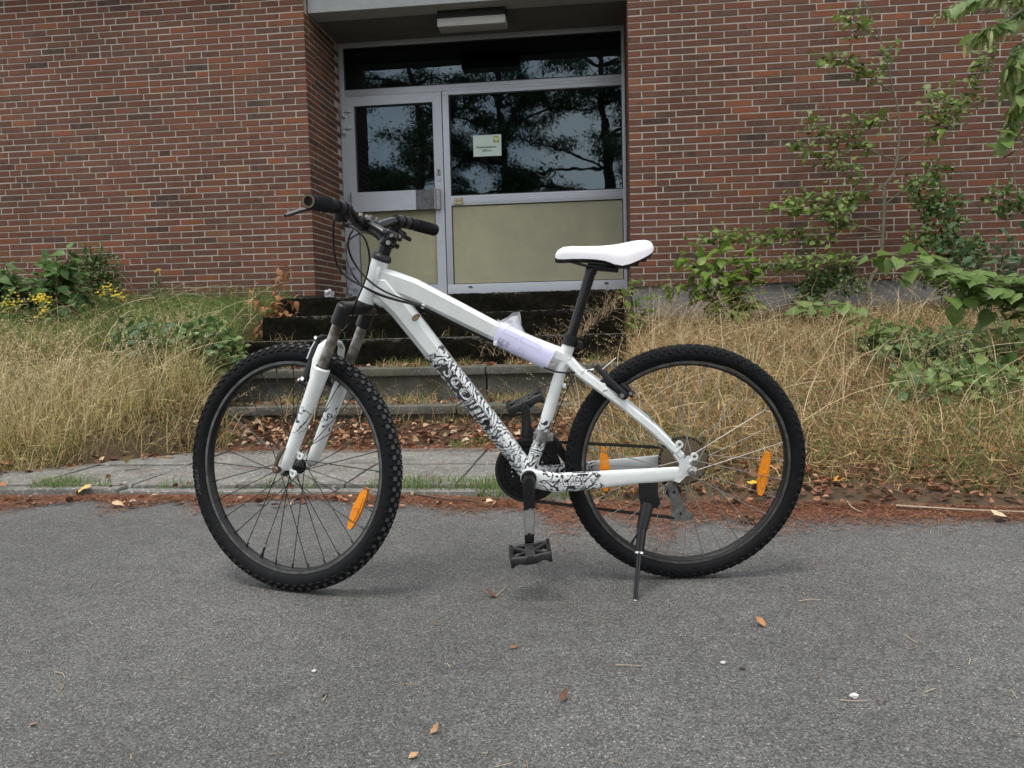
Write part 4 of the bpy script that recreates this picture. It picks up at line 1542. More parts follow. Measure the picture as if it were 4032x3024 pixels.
for R_, y_, n_ in ((.0890, -.0455, 42), (.0660, -.038, 32), (.0470, -.031, 22)):
    out = []
    for k in range(n_):
        for f_, dr in ((.0, -.0035), (.3, .0025), (.5, .0030), (.7, .0025)):
            a = 2 * math.pi * (k + f_) / n_
            out.append(((R_ + dr) * math.cos(a), (R_ + dr) * math.sin(a)))
    n2 = len(out)
    rin = R_ - .018 if n_ > 25 else .026
    V = []
    for y2 in (y_ - .0012, y_ + .0012):
        V += [tuple(BB + A(a, y2, b_)) for a, b_ in out]
        V += [tuple(BB + A(rin * math.cos(2 * math.pi * (k / n2)), y2, rin * math.sin(2 * math.pi * (k / n2)))) for k in range(n2)]
    F = []
    for k in range(n2):
        k2 = (k + 1) % n2
        F += [(k, k2, n2 + k2, n2 + k), (2 * n2 + k, 2 * n2 + k2, 3 * n2 + k2, 3 * n2 + k), (k, k2, 2 * n2 + k2, 2 * n2 + k), (n2 + k, n2 + k2, 3 * n2 + k2, 3 * n2 + k)]
    mb.add(V, F)
for k in range(5):
    a = 2 * math.pi * k / 5 + .5
    mb.sweep([BB + A(.020 * math.cos(a), -.041, .020 * math.sin(a)), BB + A(.074 * math.cos(a), -.043, .074 * math.sin(a))], [se(.006, .020, 3), se(.006, .014, 3)])
mb.ring(BB, EY, [(.0935, -.050), (.0935, -.0475), (.060, -.0475), (.060, -.050)], 64)
part('chainring', mb, M['blackpaint'])


def pedal(c, tilt, sg):
    ct, st_ = math.cos(tilt), math.sin(tilt)
    R = np.array([[ct, 0, st_], [0, 1, 0], [-st_, 0, ct]])
    mb = MB()
    L = lambda x, y, z: c + R @ A(x, y, z)
    mb.box(L(0, 0, 0), (.028, .094, .026), R, .006)
    for sx in (-1, 1):
        mb.box(L(.049 * sx, 0, .002 * sx), (.010, .084, .027), R, .003)
        for k in range(6):
            mb.box(L(.050 * sx, -.035 + .014 * k, .0155), (.009, .006, .007), R)
            mb.box(L(.050 * sx, -.035 + .014 * k, -.0130), (.009, .006, .007), R)
        for sy in (-1, 1):
            mb.sweep([L(.010 * sx, .044 * sy, 0), L(.030 * sx, .044 * sy, .004), L(.050 * sx, .038 * sy, 0)], [se(.012, .025, 3), se(.010, .020, 3), se(.012, .026, 3)])
            mb.sweep([L(.010 * sx, .004 * sy, .004), L(.030 * sx, .020 * sy, .006), L(.049 * sx, .036 * sy, .004)], [se(.008, .014, 3)] * 3)
    mb.tube([L(0, -.055 * sg, 0), L(0, -.035 * sg, 0)], .0075, 12)
    return mb


pn = part('pedal', pedal(BB + A(.001, .140, -.176), rad(9), 1), M['grey'], label='scuffed black platform pedal')
pf = part('pedal', pedal(BB + A(.003, -.140, .176), rad(24), -1), M['grey'], label='scuffed black platform pedal')
mb = MB()
mb.box(BB + A(-.037, -.140, .166), (.004, .030, .012), None, .001)
part('pedal_reflector', mb, M['amber'], pf)

# chain
mb = MB()
P_, Q_ = BB + A(0, -.0455, .0885), A(.012, -.050, .369)
runs = [[A(.0207, -.050, .1590), A(.4085, -.0455, .2187)] + [BB + A(.0905 * math.cos(t_), -.0455, .0905 * math.sin(t_)) for t_ in np.linspace(-1.75, 1.60, 18)]
        + [A(.3684, -.0455, .392), A(.06, -.048, .3677)] + [A(.052 * math.cos(t_), -.049, .333 + .052 * math.sin(t_)) for t_ in np.linspace(1.0, 4.9, 12)]]
for rn in runs:
    seg = []
    for a, b_ in zip(rn[:-1], rn[1:]):
        n_ = max(1, round(np.linalg.norm(b_ - a) / .0127))
        seg += [a + (b_ - a) * k / n_ for k in range(n_)]
    seg.append(rn[-1])
    for k in range(len(seg) - 1):
        a, b_ = seg[k], seg[k + 1]
        t = (b_ - a) / np.linalg.norm(b_ - a)
        u_ = np.cross(t, EY)
        Rm = np.stack([t, EY, u_], 1)
        w_ = .0072 if k % 2 else .0048
        for sy in (-1, 1):
            mb.box((a + b_) / 2 + EY * w_ / 2 * sy, (.0145, .001, .0078), Rm)
        mb.tube([a - EY * .0035, a + EY * .0035], .0039, 8)
part('chain', mb, M['chain'])
# cassette and spoke guard
mb = MB()
for k, R_ in enumerate((.067, .058, .050, .043, .037, .031, .026)):
    out = []
    n_ = int(R_ / .002)
    for q in range(n_):
        for f_, dr in ((.0, -.003), (.35, .001), (.65, .001)):
            a = 2 * math.pi * (q + f_) / n_
            out.append(((R_ + dr) * math.cos(a), (R_ + dr) * math.sin(a)))
    mb.plate(out, A(0, -.026 - .0042 * k, .333), EX, EZ, EY, .0018)
part('cassette', mb, M['chain'])
mb = MB()
mb.ring(A(0, -.0225, .333), EY, [(.0640, -.0008), (.0640, .0008), (.020, .0010), (.020, -.0006)], 64)
part('spoke_guard', mb, M['smoky'])
mb = MB()
mb.ring(A(0, -.0240, .333), EY, [(.0705, -.0012), (.0705, .0012), (.0675, .0012), (.0675, -.0012)], 72)
part('sprocket_ring', mb, M['chain'])
# derailleurs
mb = MB()
mb.sweep([A(.010, -.062, .318), A(.022, -.066, .292), A(.034, -.064, .262), A(.026, -.060, .236)], [se(.016, .026, 3), se(.018, .030, 3), se(.020, .036, 3), se(.018, .028, 3)])
mb.tube([A(.022, -.054, .240), A(.022, -.068, .240)], .016, 16)
rd = part('rear_derailleur', mb, M['blackplastic'])
mb = MB()
cg = [(.040, .262), (.020, .268), (.006, .235), (-.012, .190), (-.036, .162), (-.030, .152), (.004, .148), (.026, .158), (.030, .205)]
mb.plate(cg, A(0, -.048, 0), EX, EZ, EY, .0018)
mb.plate([(x * .9 + .001, z) for x, z in cg], A(0, -.062, 0), EX, EZ, EY, .0018)
part('derailleur_cage', mb, M['steel'], rd, None)
for x, z in ((.020, .236), (.002, .172)):
    mb = MB()
    out = [((.0205 + (.0025 if k % 2 else 0)) * math.cos(2 * math.pi * k / 22), (.0205 + (.0025 if k % 2 else 0)) * math.sin(2 * math.pi * k / 22)) for k in range(22)]
    mb.plate(out, A(x, -.055, z), EX, EZ, EY, .007)
    mb.tube([A(x, -.046, z), A(x, -.064, z)], .005, 10)
    part('jockey_wheel', mb, M['chain'], rd, None)
mb = MB()
mb.tube([A(.3944, 0, .4217) + A(.0045, 0, -.014), A(.3944, 0, .4217) + A(-.0045, 0, .014)], .0212, 20)
mb.box(A(.4085, .008, .424), (.016, .016, .020), None, .003)
mb.box(A(.372, .006, .418), (.018, .020, .022), None, .003)
fd = part('front_derailleur', mb, M['steel'])
mb = MB()
for y_ in (-.036, -.053):
    mb.sweep([A(.430, y_, .418), A(.395, y_, .412), A(.360, y_, .392), A(.332, y_, .352), A(.325, y_, .335)], [se(.002, .022, 4), se(.002, .024, 4), se(.002, .026, 4), se(.002, .022, 4), se(.002, .012, 4)])
mb.sweep([A(.37, -.034, .415), A(.345, -.030, .385), A(.335, -.034, .355)], [se(.010, .014, 3), se(.012, .018, 3), se(.008, .012, 3)])
part('derailleur_cage', mb, M['blackplastic'], fd)
# rear V-brake
mb = MB()
for sg in (1, -1):
    mb.sweep([A(.168, .058 * sg, .533), A(.1854, .060 * sg, .549), A(.215, .052 * sg, .580), A(.246, .034 * sg, .613)], [se(.014, .020, 3), se(.014, .020, 3), se(.011, .016, 3), se(.010, .012, 3)])
    mb.sweep([A(.150, .036 * sg, .535), A(.182, .036 * sg, .563)], [se(.014, .018, 3)] * 2)
    mb.tube([A(.160, .034 * sg, .545), A(.160, .066 * sg, .545)], .006, 10)
    mb.tube([A(.1835, .046 * sg, .541), A(.1835, .072 * sg, .541)], .0085, 12)
rbk = part('rear_brake', mb, M['blackplastic'])
mb = MB()
for sg in (1, -1):
    mb.tube([A(.1835, .072 * sg, .541), A(.1835, .077 * sg, .541)], .0062, 12)
    mb.tube([A(.160, .066 * sg, .545), A(.160, .071 * sg, .545)], .005, 10)
mb.tube([A(.248, .034, .618), A(.246, .015, .621), A(.243, -.034, .615)], .002, 6)
mb.tube([A(.2481, .030, .6186), A(.2481, .018, .6186)], [.0055, .0045], 10)
mb.tube([A(.232, .034, .604), A(.188, -.01, .630)], .0016, 6)
part('bolt', mb, M['chrome'], rbk)

# kickstand
mb = MB()
mb.sweep([A(.112, .066, .300), A(.112, .068, .262)], [se(.014, .052, 4)] * 2)
mb.plate([(.140, .262), (.086, .265), (.082, .246), (.090, .232), (.106, .234), (.132, .240)], A(0, .075, 0), EX, EZ, EY, .012)
ks = part('kickstand', mb, M['blackplastic'])
K = [A(.1150, .073, .243), A(.1340, .100, .1825), A(.1440, .120, .1238), A(.1635, .180, .0165)]
mb = MB()
mb.tube([K[0], K[0] + (K[1] - K[0]) * .5, K[1]], [.0185, .0170, .0150], 16)
part('stand_sleeve', mb, M['blackplastic'], ks)
mb = MB()
mb.tube([K[1] - (K[1] - K[0]) * .05, K[2]], [.0128, .0120], 16)
mb.slot = 1
mb.tube([K[2] - (K[2] - K[1]) * .02, K[2] + (K[3] - K[2]) * .035], .0128, 16)
part('stand_tube', mb, [M['blackpaint'], M['chrome']], ks)
mb = MB()
mb.tube([K[2], K[3]], [.0068, .0062], 12)
part('stand_leg', mb, M['blackpaint'], ks)
mb = MB()
mb.tube([K[3] + (K[2] - K[3]) * .01, K[3] - EZ * .0005], [.0066, .0074], 12)
part('stand_foot', mb, M['steel'], ks)

# cables
for pts_ in ([(.886, .2, 1.007), (.893, .19, .968), (.894, .17, .907), (.876, .14, .87), (.84, .11, .843), (.799, .08, .819), (.757, .05, .802), (.706, .035, .787)],
             [(.867, .13, .996), (.846, .12, .982), (.83, .11, .959), (.824, .1, .919), (.832, .09, .882), (.848, .08, .845), (.87, .06, .807), (.879, .05, .787), (.887, .04, .763), (.899, .03, .743), (.919, .02, .725), (.943, .012, .708)],
             [(.858, .12, .985), (.874, .1, .963), (.879, .08, .933), (.868, .06, .897), (.84, .05, .859), (.804, .045, .83), (.758, .04, .808), (.706, .033, .789)],
             [(.845, -.02, .985), (.872, -.01, .977), (.895, .0, .960), (.902, .01, .933), (.893, .03, .895), (.866, .05, .854), (.832, .05, .828), (.789, .043, .809), (.706, .031, .784)]):
    p = [A(*q) for q in pts_]
    fine = []
    for i in range(len(p) - 1):
        p0, p1, p2, p3 = p[max(i - 1, 0)], p[i], p[i + 1], p[min(i + 2, len(p) - 1)]
        for t in (0, .25, .5, .75):
            fine.append(.5 * ((2 * p1) + (p2 - p0) * t + (2 * p0 - 5 * p1 + 4 * p2 - p3) * t * t + (3 * p1 - p0 - 3 * p2 + p3) * t ** 3))
    fine.append(p[-1])
    mb = MB()
    mb.tube(fine, .0026, 8)
    part('cable', mb, M['blackpaint'])
mb = MB()
mb.tube([A(.706, .033, .787), A(.62, .030, .7395), A(.514, .030, .6845)], .0022, 8)
mb.tube([A(.706, .030, .784), A(.62, .027, .7355), A(.514, .027, .6800)], .0022, 8)
mb.tube([A(.3864, .030, .6140), A(.355, .034, .602), A(.3281, .034, .5984), A(.279, .032, .6007), A(.262, .028, .603)], .0024, 8)
mb.tube([A(.309, -.004, .578), A(.350, -.010, .48), A(.366, -.018, .425)], .0014, 6)
mb.tube([A(.290, -.034, .598), A(.10, -.068, .455), A(.03, -.075, .39), A(-.03, -.080, .37), A(-.045, -.08, .33), A(.0, -.072, .285)], .0022, 8)
part('cable', mb, M['blackpaint'])
mb = MB()
for c_ in (A(.7021, .030, .7850), A(.514, .030, .682), A(.2830, .036, .600), A(.331, .010, .560)):
    mb.box(c_, (.010, .008, .012), None, .002)
part('cable_clip', mb, M['plain_white'])
mb = MB()
mb.tube([A(.279, .032, .6007), A(.252, .024, .6045)], .0028, 8)
part('noodle', mb, M['chrome'])

# paper in a clear sleeve wrapped round the top tube
doc = thing('document_sleeve', 'printed white sheet in a clear plastic sleeve wrapped round the top tube', 'document')
doc.matrix_world = bike.matrix_world.copy()
TT0, TT1 = A(.512, 0, .7085), A(.366, 0, .6335)
TD = (TT1 - TT0) / np.linalg.norm(TT1 - TT0)
TN = np.cross(EY, TD)
if TN[2] < 0:
    TN = -TN


def wrapsec(k, g, n=30):
    return [(a, b_) for a, b_ in se(.046 + g, .056 + g, 3.2, n)]


mb = MB()
mb.sweep([TT0, TT0 + TD * .05, TT0 + TD * .11, TT1], [wrapsec(0, .004), wrapsec(1, .006), wrapsec(2, .005), wrapsec(3, .008)], caps=False)
sheet = obj('sheet', mb, M['paper'], doc, 50)
mb = MB()
LIN = lambda s_, n_, d_=.0275: A(TT0[0], d_, TT0[2]) + TD * s_ + TN * n_
pr = random.Random(9)
for blk_s, nl in ((.022, 5), (.036, 4), (.012, 4)):
    for k in range(nl):
        s_ = blk_s + k * .0022 * 0 + 0
        n0 = -.008 - k * .0042
        L_ = pr.uniform(.006, .012)
        mb.add([tuple(LIN(s_ + a, n0 + b_)) for a, b_ in ((0, 0), (L_, 0), (L_, .0015), (0, .0015))], [(0, 1, 2, 3)])


def outline(s0, s1, n0, n1, t=.0006):
    for a in ((s0, s1, n0, n0 + t), (s0, s1, n1 - t, n1), (s0, s0 + t, n0, n1), (s1 - t, s1, n0, n1)):
        mb.add([tuple(LIN(x, y)) for x, y in ((a[0], a[2]), (a[1], a[2]), (a[1], a[3]), (a[0], a[3]))], [(0, 1, 2, 3)])


outline(.074, .090, -.022, -.006)
outline(.018, .060, .010, .021)
outline(.068, .125, .008, .0215)
obj('print', mb, M['grey_ink'], sheet)
mb = MB()
mb.sweep([TT0 - TD * .012, TT0 + TD * .05, TT0 + TD * .11, TT1 + TD * .022, TT1 + TD * .050], [wrapsec(0, .011), wrapsec(1, .012), wrapsec(2, .012), wrapsec(3, .012), wrapsec(4, .006)], caps=False)
obj('plastic_wrap', mb, M['sleeve'], doc, 50)
mb = MB()
pr = random.Random(4)
N_ = 12
for lay in range(3):                                    # crumpled free edges standing up off the tube
    V = []
    for i in range(N_ + 1):
        s_ = -.006 + .150 * i / N_
        hgt = max(.006, .064 - .20 * abs(i / N_ - .22) * (1.0 if i / N_ > .22 else 1.5)) * (1 - .25 * lay)
        for j in range(4):
            h_ = .022 + hgt * j / 3
            V.append(tuple(A(TT0[0], -.006 + .010 * lay + pr.uniform(-.006, .006), TT0[2]) + TD * (s_ + pr.uniform(-.004, .004)) + TN * (h_ + pr.uniform(-.003, .003))))
    mb.add(V, [(i * 4 + j, (i + 1) * 4 + j, (i + 1) * 4 + j + 1, i * 4 + j + 1) for i in range(N_) for j in range(3)])
obj('plastic_flap', mb, M['film'], doc, 20)

# ------------------------------------------------------------------ vegetation helpers
OUTL = {
    'linden': [(0, .0), (-.07, .20), (.04, .38), (.22, .46), (.42, .43), (.62, .33), (.80, .17), (.90, .06), (1, 0)],
    'ovate': [(0, 0), (.06, .14), (.22, .28), (.42, .34), (.62, .27), (.84, .11), (1, 0)],
    'round': [(0, 0), (.10, .26), (.34, .43), (.62, .41), (.88, .20), (1, 0)],
    'oak': [(0, 0), (.12, .06), (.20, .17), (.29, .10), (.38, .29), (.50, .16), (.62, .36), (.72, .19), (.86, .25), (.95, .10), (1, 0)],
    'bract': [(0, 0), (.1, .07), (.4, .11), (.7, .10), (.92, .06), (1, 0)],
}


def leaf_mesh(name, kind, mat, fold=.25, curl=-.25, seed=0, jag=.0):
    q = random.Random(seed)
    o = OUTL[kind]
    mid = [(max(0, min(1, x)), 0, curl * max(0, x) ** 2) for x, y in o]
    V = list(mid)
    nL = len(o)
    for sg in (1, -1):
        for x, y in o:
            yy = y * (1 + q.uniform(-jag, jag))
            V.append((x + q.uniform(-jag, jag) * .06, sg * yy, curl * max(0, x) ** 2 + fold * yy - .9 * fold * yy * yy * (1 + q.uniform(-.5, .5)) * 1.6))
    F = []
    for b_, flip in ((nL, False), (2 * nL, True)):
        for i in range(nL - 1):
            f = (i, i + 1, b_ + i + 1, b_ + i)
            F.append(f if not flip else f[::-1])
    m_ = MB()
    m_.add(V, F)
    me = bpy.data.meshes.new(name)
    me.from_pydata(m_.v, [], m_.f)
    me.materials.append(mat)
    me.polygons.foreach_set('use_smooth', [True] * len(me.polygons))
    me.update()
    return me


def nrm(a):
    a = np.asarray(a, float)
    return a / (np.linalg.norm(a) + 1e-9)


def put_leaf(parent, base, me, pos, d, up, size, name='leaf'):
    d = nrm(d)
    up = np.asarray(up, float) - d * (np.asarray(up, float) @ d)
    up = nrm(up)
    sd = np.cross(up, d)
    p = np.asarray(pos) - base
    o = bpy.data.objects.new(name, me)
    COL.objects.link(o)
    o.parent = parent
    o.matrix_local = Matrix(((d[0] * size, sd[0] * size, up[0] * size, p[0]), (d[1] * size, sd[1] * size, up[1] * size, p[1]),
                             (d[2] * size, sd[2] * size, up[2] * size, p[2]), (0, 0, 0, 1)))
    return o


def catmull(p, k=4):
    p = [np.asarray(q, float) for q in p]
    out = []
    for i in range(len(p) - 1):
        p0, p1, p2, p3 = p[max(i - 1, 0)], p[i], p[i + 1], p[min(i + 2, len(p) - 1)]
        for j in range(k):
            t = j / k
            out.append(.5 * ((2 * p1) + (p2 - p0) * t + (2 * p0 - 5 * p1 + 4 * p2 - p3) * t * t + (3 * p1 - p0 - 3 * p2 + p3) * t ** 3))
    out.append(p[-1])
    return out


def along(pts, step, t0=0.0):
    P = np.array(pts)
    L = np.concatenate([[0], np.cumsum(np.linalg.norm(np.diff(P, axis=0), axis=1))])
    s = t0 * L[-1] + step * .5
    while s < L[-1] + step * .3:
        u = min(s, L[-1] - 1e-6)
        i = max(0, int(np.searchsorted(L, u) - 1))
        w = (u - L[i]) / (L[i + 1] - L[i] + 1e-9)
        yield P[i] * (1 - w) + P[i + 1] * w, nrm(P[i + 1] - P[i]), u / L[-1]
        s += step


def stems_mesh(stems, base):
    mb = MB()
    for pts, r0, r1 in stems:
        n = len(pts)
        mb.tube([np.asarray(p) - base for p in pts], [r0 + (r1 - r0) * i / (n - 1) for i in range(n)], 7)
    return mb


def leaf_cards(pos, d, up, size, col, wid=.42, fold=.12, slim=False):
    """many small six-point leaves in one mesh: returns verts, tris, colours"""
    d = d / np.linalg.norm(d, axis=1, keepdims=True)
    up = up - d * (up * d).sum(1, keepdims=True)
    up /= np.linalg.norm(up, axis=1, keepdims=True) + 1e-9
    sd = np.cross(up, d)
    s = size[:, None]
    tmpl = [(0, 0, 0), (.3, wid, fold), (.7, wid * .72, fold * .6), (1, 0, -.12), (.7, -wid * .72, fold * .6), (.3, -wid, fold)]
    n = len(pos)
    if slim:
        V = np.stack([pos, pos + s * (d * .5 + sd * wid), pos + s * d, pos + s * (d * .5 - sd * wid)], 1)
        tris = (np.arange(n)[:, None, None] * 4 + np.array([(0, 1, 2), (0, 2, 3)])[None]).reshape(-1, 3)
        C = np.repeat(np.concatenate([col, np.ones((n, 1))], 1)[:, None, :], 4, 1).reshape(-1, 4)
        return V.reshape(-1, 3), tris, C
    V = np.stack([pos + s * (d * a + sd * b + up * c) for a, b, c in tmpl], 1)
    T = np.array([(0, 1, 2), (0, 2, 3), (0, 3, 4), (0, 4, 5)])
    tris = (np.arange(n)[:, None, None] * 6 + T[None]).reshape(-1, 3)
    C = np.repeat(np.concatenate([col, np.ones((n, 1))], 1)[:, None, :], 6, 1).reshape(-1, 4)
    return V.reshape(-1, 3), tris, C


def pick(cols, n, var=.18):
    cols = np.array(cols, float)
    c = cols[RNG.integers(0, len(cols), n)]
    return c * (1 + RNG.uniform(-var, var, (n, 1)))


def rdir(n, zbias=0.0):
    v_ = RNG.normal(size=(n, 3))
    v_[:, 2] += zbias
    return v_ / np.linalg.norm(v_, axis=1, keepdims=True)


GREEN_A = [(.070, .125, .030), (.095, .160, .040), (.055, .105, .028), (.120, .185, .050)]
LM = {}
M['lime_leaf'] = leaf_mat('linden_leaf', [(.105, .180, .042), (.145, .225, .058), (.185, .255, .080), (.12, .195, .055)], .42, .40)
M['light_leaf'] = leaf_mat('light_green_leaf', [(.110, .185, .032), (.145, .235, .040), (.195, .265, .050), (.12, .20, .038)], .45, .42)
M['dark_leaf'] = leaf_mat('dark_green_leaf', [(.065, .130, .036), (.085, .160, .046), (.115, .195, .058), (.070, .14, .040)], .36, .42)
M['sap_leaf'] = leaf_mat('sapling_leaf', [(.120, .180, .040), (.155, .225, .050), (.095, .145, .038), (.195, .255, .060)], .42, .42)
M['oak_leaf'] = leaf_mat('oak_leaf', [(.055, .105, .052), (.070, .130, .062), (.050, .092, .045), (.085, .145, .065)], .28, .45)
M['bract'] = leaf_mat('pale_bract', [(.36, .40, .17), (.46, .48, .24), (.30, .35, .13)], .35, .5)
M['rust_leaf'] = leaf_mat('rust_leaf', [(.22, .085, .032), (.30, .14, .055), (.17, .065, .028), (.34, .19, .085)], .2, .7)
for nm, kind, mt, fold, curl in (('lime', 'linden', 'lime_leaf', .22, -.28), ('light', 'ovate', 'light_leaf', .30, -.30), ('dark', 'ovate', 'dark_leaf', .25, -.35),
                                 ('sap', 'round', 'sap_leaf', .25, -.2), ('oak', 'oak', 'oak_leaf', .2, -.2), ('bract', 'bract', 'bract', .2, -.3), ('rust', 'ovate', 'rust_leaf', .7, -.7)):
    LM[nm] = [leaf_mesh('leaf' if nm != 'bract' else 'bract', kind, M[mt], fold * (1 + .4 * (k - 1)), curl * (1 + .5 * (k - 1)), k, .12) for k in range(3)]


def leafy(name, label, cat, base, stems, kind, size, step, bark='twig', droop=.25, flat=.6, out=1.0, t0=.15, cap=290, group=None, seed=1, pairs=False, skip=()):
    """a plant: joined stems and leaf objects along them"""
    q = random.Random(seed)
    base = np.asarray(base, float)
    t = thing(name, label, cat, base, group)
    obj('stem' if 'tree' not in name else 'trunk', stems_mesh(stems, base), M[bark], t, 40)
    n = 0
    for si, (pts, r0, r1) in enumerate(stems):
        if si in skip:
            continue
        ph = q.uniform(0, 6)
        for j, (p, tg, u) in enumerate(along(pts, step, t0)):
            for w_ in ((1, -1) if pairs else (1,)):
                if n >= cap:
                    break
                if flat > q.random():
                    sd = np.cross(tg, (0, 0, 1))
                    if np.linalg.norm(sd) < .2:
                        sd = A(math.cos(ph + j * 2.4), math.sin(ph + j * 2.4), 0)
                    sd = nrm(sd) * (1 if (j + (w_ < 0)) % 2 else -1)
                else:
                    a = ph + j * 2.4 + (math.pi if w_ < 0 else 0)
                    e1 = nrm(np.cross(tg, (.2, .3, .9)))
                    sd = e1 * math.cos(a) + np.cross(tg, e1) * math.sin(a)
                d = nrm(tg * q.uniform(.2, .7) + sd * out + A(q.uniform(-.35, .35), q.uniform(-.35, .35), q.uniform(-.3, .3) - droop))
                s = size * q.uniform(.62, 1.18)
                up = A(q.uniform(-.45, .45), q.uniform(-.75, .25), 1.0)
                put_leaf(t, base, LM[kind][q.randrange(3)], p + d * s * .22 + A(0, 0, q.uniform(-.01, .01)), d, up, s)
                n += 1
    return t


def gz1(x, y):
    return float(ground_z(x, y))


def on_ground(x, y, Y):
    p = at(x, y, Y)
    return A(p[0], Y, gz1(p[0], Y) - .01)


def c3(cx, cy, Y):          # positions read off the enlarged upper right part of the photo
    return at((2400 + cx / 1.1851) / 1.8228, cy / 1.1851 / 1.8228, Y)


def jit(pts, a, q):
    return [np.asarray(p) + A(q.uniform(-a, a), q.uniform(-a * 2, a * 2), q.uniform(-a, a)) for p in pts]


# ------------------------------------------------------------------ shrubs, saplings and trees
qv = random.Random(17)
# young sapling against the right wall
SY = 7.30
tr = [c3(1205, 1420, SY), c3(1210, 1330, SY), c3(1260, 1230, SY), c3(1275, 1120, SY), c3(1282, 960, SY), c3(1283, 870, SY), c3(1325, 810, SY), c3(1348, 690, SY), c3(1350, 540, SY),
      c3(1318, 400, SY), c3(1288, 260, SY), c3(1240, 120, SY), c3(1165, -40, SY)]
tr[0][2] = gz1(tr[0][0], SY) - .02
br = [[(1320, 430), (1180, 340), (1080, 270), (985, 285)], [(1250, 180), (1150, 120), (1085, 75)], [(1345, 540), (1240, 555), (1125, 575)], [(1335, 750), (1150, 680), (1000, 600), (915, 565)],
      [(1285, 870), (1180, 830), (1080, 770), (1000, 730), (880, 670)], [(1280, 1080), (1130, 1040), (960, 990), (830, 950), (740, 960)], [(1278, 1100), (1100, 1110), (900, 1095), (700, 1110), (470, 1120), (395, 1165)],
      [(1265, 1170), (1100, 1210), (900, 1220), (740, 1240)], [(1290, 950), (1380, 880), (1500, 790), (1590, 780)], [(1345, 750), (1500, 650), (1640, 500), (1720, 390), (1755, 250)],
      [(1690, 440), (1600, 470), (1490, 430)], [(1640, 510), (1560, 540), (1470, 530)], [(1280, 870), (1200, 900), (1110, 930), (1010, 900)], [(1215, 1320), (1050, 1290), (920, 1340), (885, 1400)],
      [(1180, 830), (1130, 890), (1090, 950), (1060, 1010)], [(1288, 260), (1290, 230), (1275, 330)], [(1130, 1040), (1090, 980), (960, 930), (870, 930)]]
stems = [(catmull(tr, 3), .017, .004)]
for b_ in br:
    yj = qv.uniform(-.35, .15)
    pts = [c3(x, y, SY + yj * i / (len(b_) - 1)) for i, (x, y) in enumerate(b_)]
    stems.append((catmull(jit(pts[:1], 0, qv) + jit(pts[1:], .012, qv), 3), .0065, .002))
sap_t = leafy('sapling_tree', 'slender young tree with one thin grey trunk growing against the right brick wall', 'tree', tr[0], stems, 'sap', .080, .056, 'bark', .1, .5, t0=.22, seed=3, skip=(0,), pairs=True, cap=299)

_p, _d = [], []
for pts, _, _ in stems[1:]:
    for p, tg, u in along(pts, .0055, .26):
        _p.append(p + A(qv.gauss(0, .05), qv.gauss(0, .07), qv.gauss(0, .05)))
        _d.append(tg * .6 + A(qv.uniform(-1, 1), qv.uniform(-1, 1), qv.uniform(-.9, .5)))
_p, _d = np.array(_p) - tr[0], np.array(_d)
_k = len(_p)
V_, T_2, C_ = leaf_cards(_p, _d, rdir(_k) * .6 + A(0, -.5, 1), RNG.uniform(.032, .062, _k), pick([(.115, .175, .040), (.150, .215, .050), (.085, .130, .034), (.18, .24, .055)], _k), .42)
o = link('foliage', big_mesh('foliage', V_, T_2, M['foliage'], {'col': C_}), sap_t)
o['kind'] = 'stuff'

# bright shrub in front of the plinth
SY = 7.05
b0 = on_ground(1585, 700, SY)
st_ = [[(600, 1500), (585, 1350), (545, 1240), (515, 1165)], [(590, 1480), (480, 1400), (390, 1330), (285, 1335)], [(600, 1400), (645, 1270), (600, 1180)], [(570, 1330), (430, 1260), (330, 1185)], [(585, 1400), (500, 1320), (420, 1200)],
       [(600, 1480), (560, 1440), (440, 1380)], [(600, 1490), (640, 1420), (650, 1330), (640, 1200)], [(600, 1500), (530, 1490), (470, 1470)], [(600, 1510), (640, 1500), (620, 1440)]]
stems = [(catmull(jit([b0] + [c3(x, y, SY + qv.uniform(-.12, .12)) for x, y in s_], .006, qv), 3), .006, .002) for s_ in st_]
leafy('leafy_shrub', 'bright green broad leaved shrub in front of the grey plinth right of the steps', 'shrub', b0, stems, 'light', .124, .036, 'twig', .35, .3, t0=.22, seed=5, pairs=True)

# seedling at the right end of the steps
SY = 6.7
b0 = on_ground(1375, 725, SY)
st_ = [[(150, 1540), (142, 1450), (130, 1350), (115, 1310)], [(150, 1500), (100, 1420), (70, 1390)], [(150, 1480), (185, 1420), (215, 1380)], [(150, 1560), (110, 1520), (75, 1500)]]
stems = [(catmull(jit([b0] + [c3(x, y, SY + qv.uniform(-.06, .06)) for x, y in s_], .004, qv), 3), .0045, .0016) for s_ in st_]
leafy('seedling', 'small upright green seedling at the right end of the mossy steps', 'seedling', b0, stems, 'light', .082, .05, 'twig', .15, .3, t0=.25, seed=6, pairs=True)

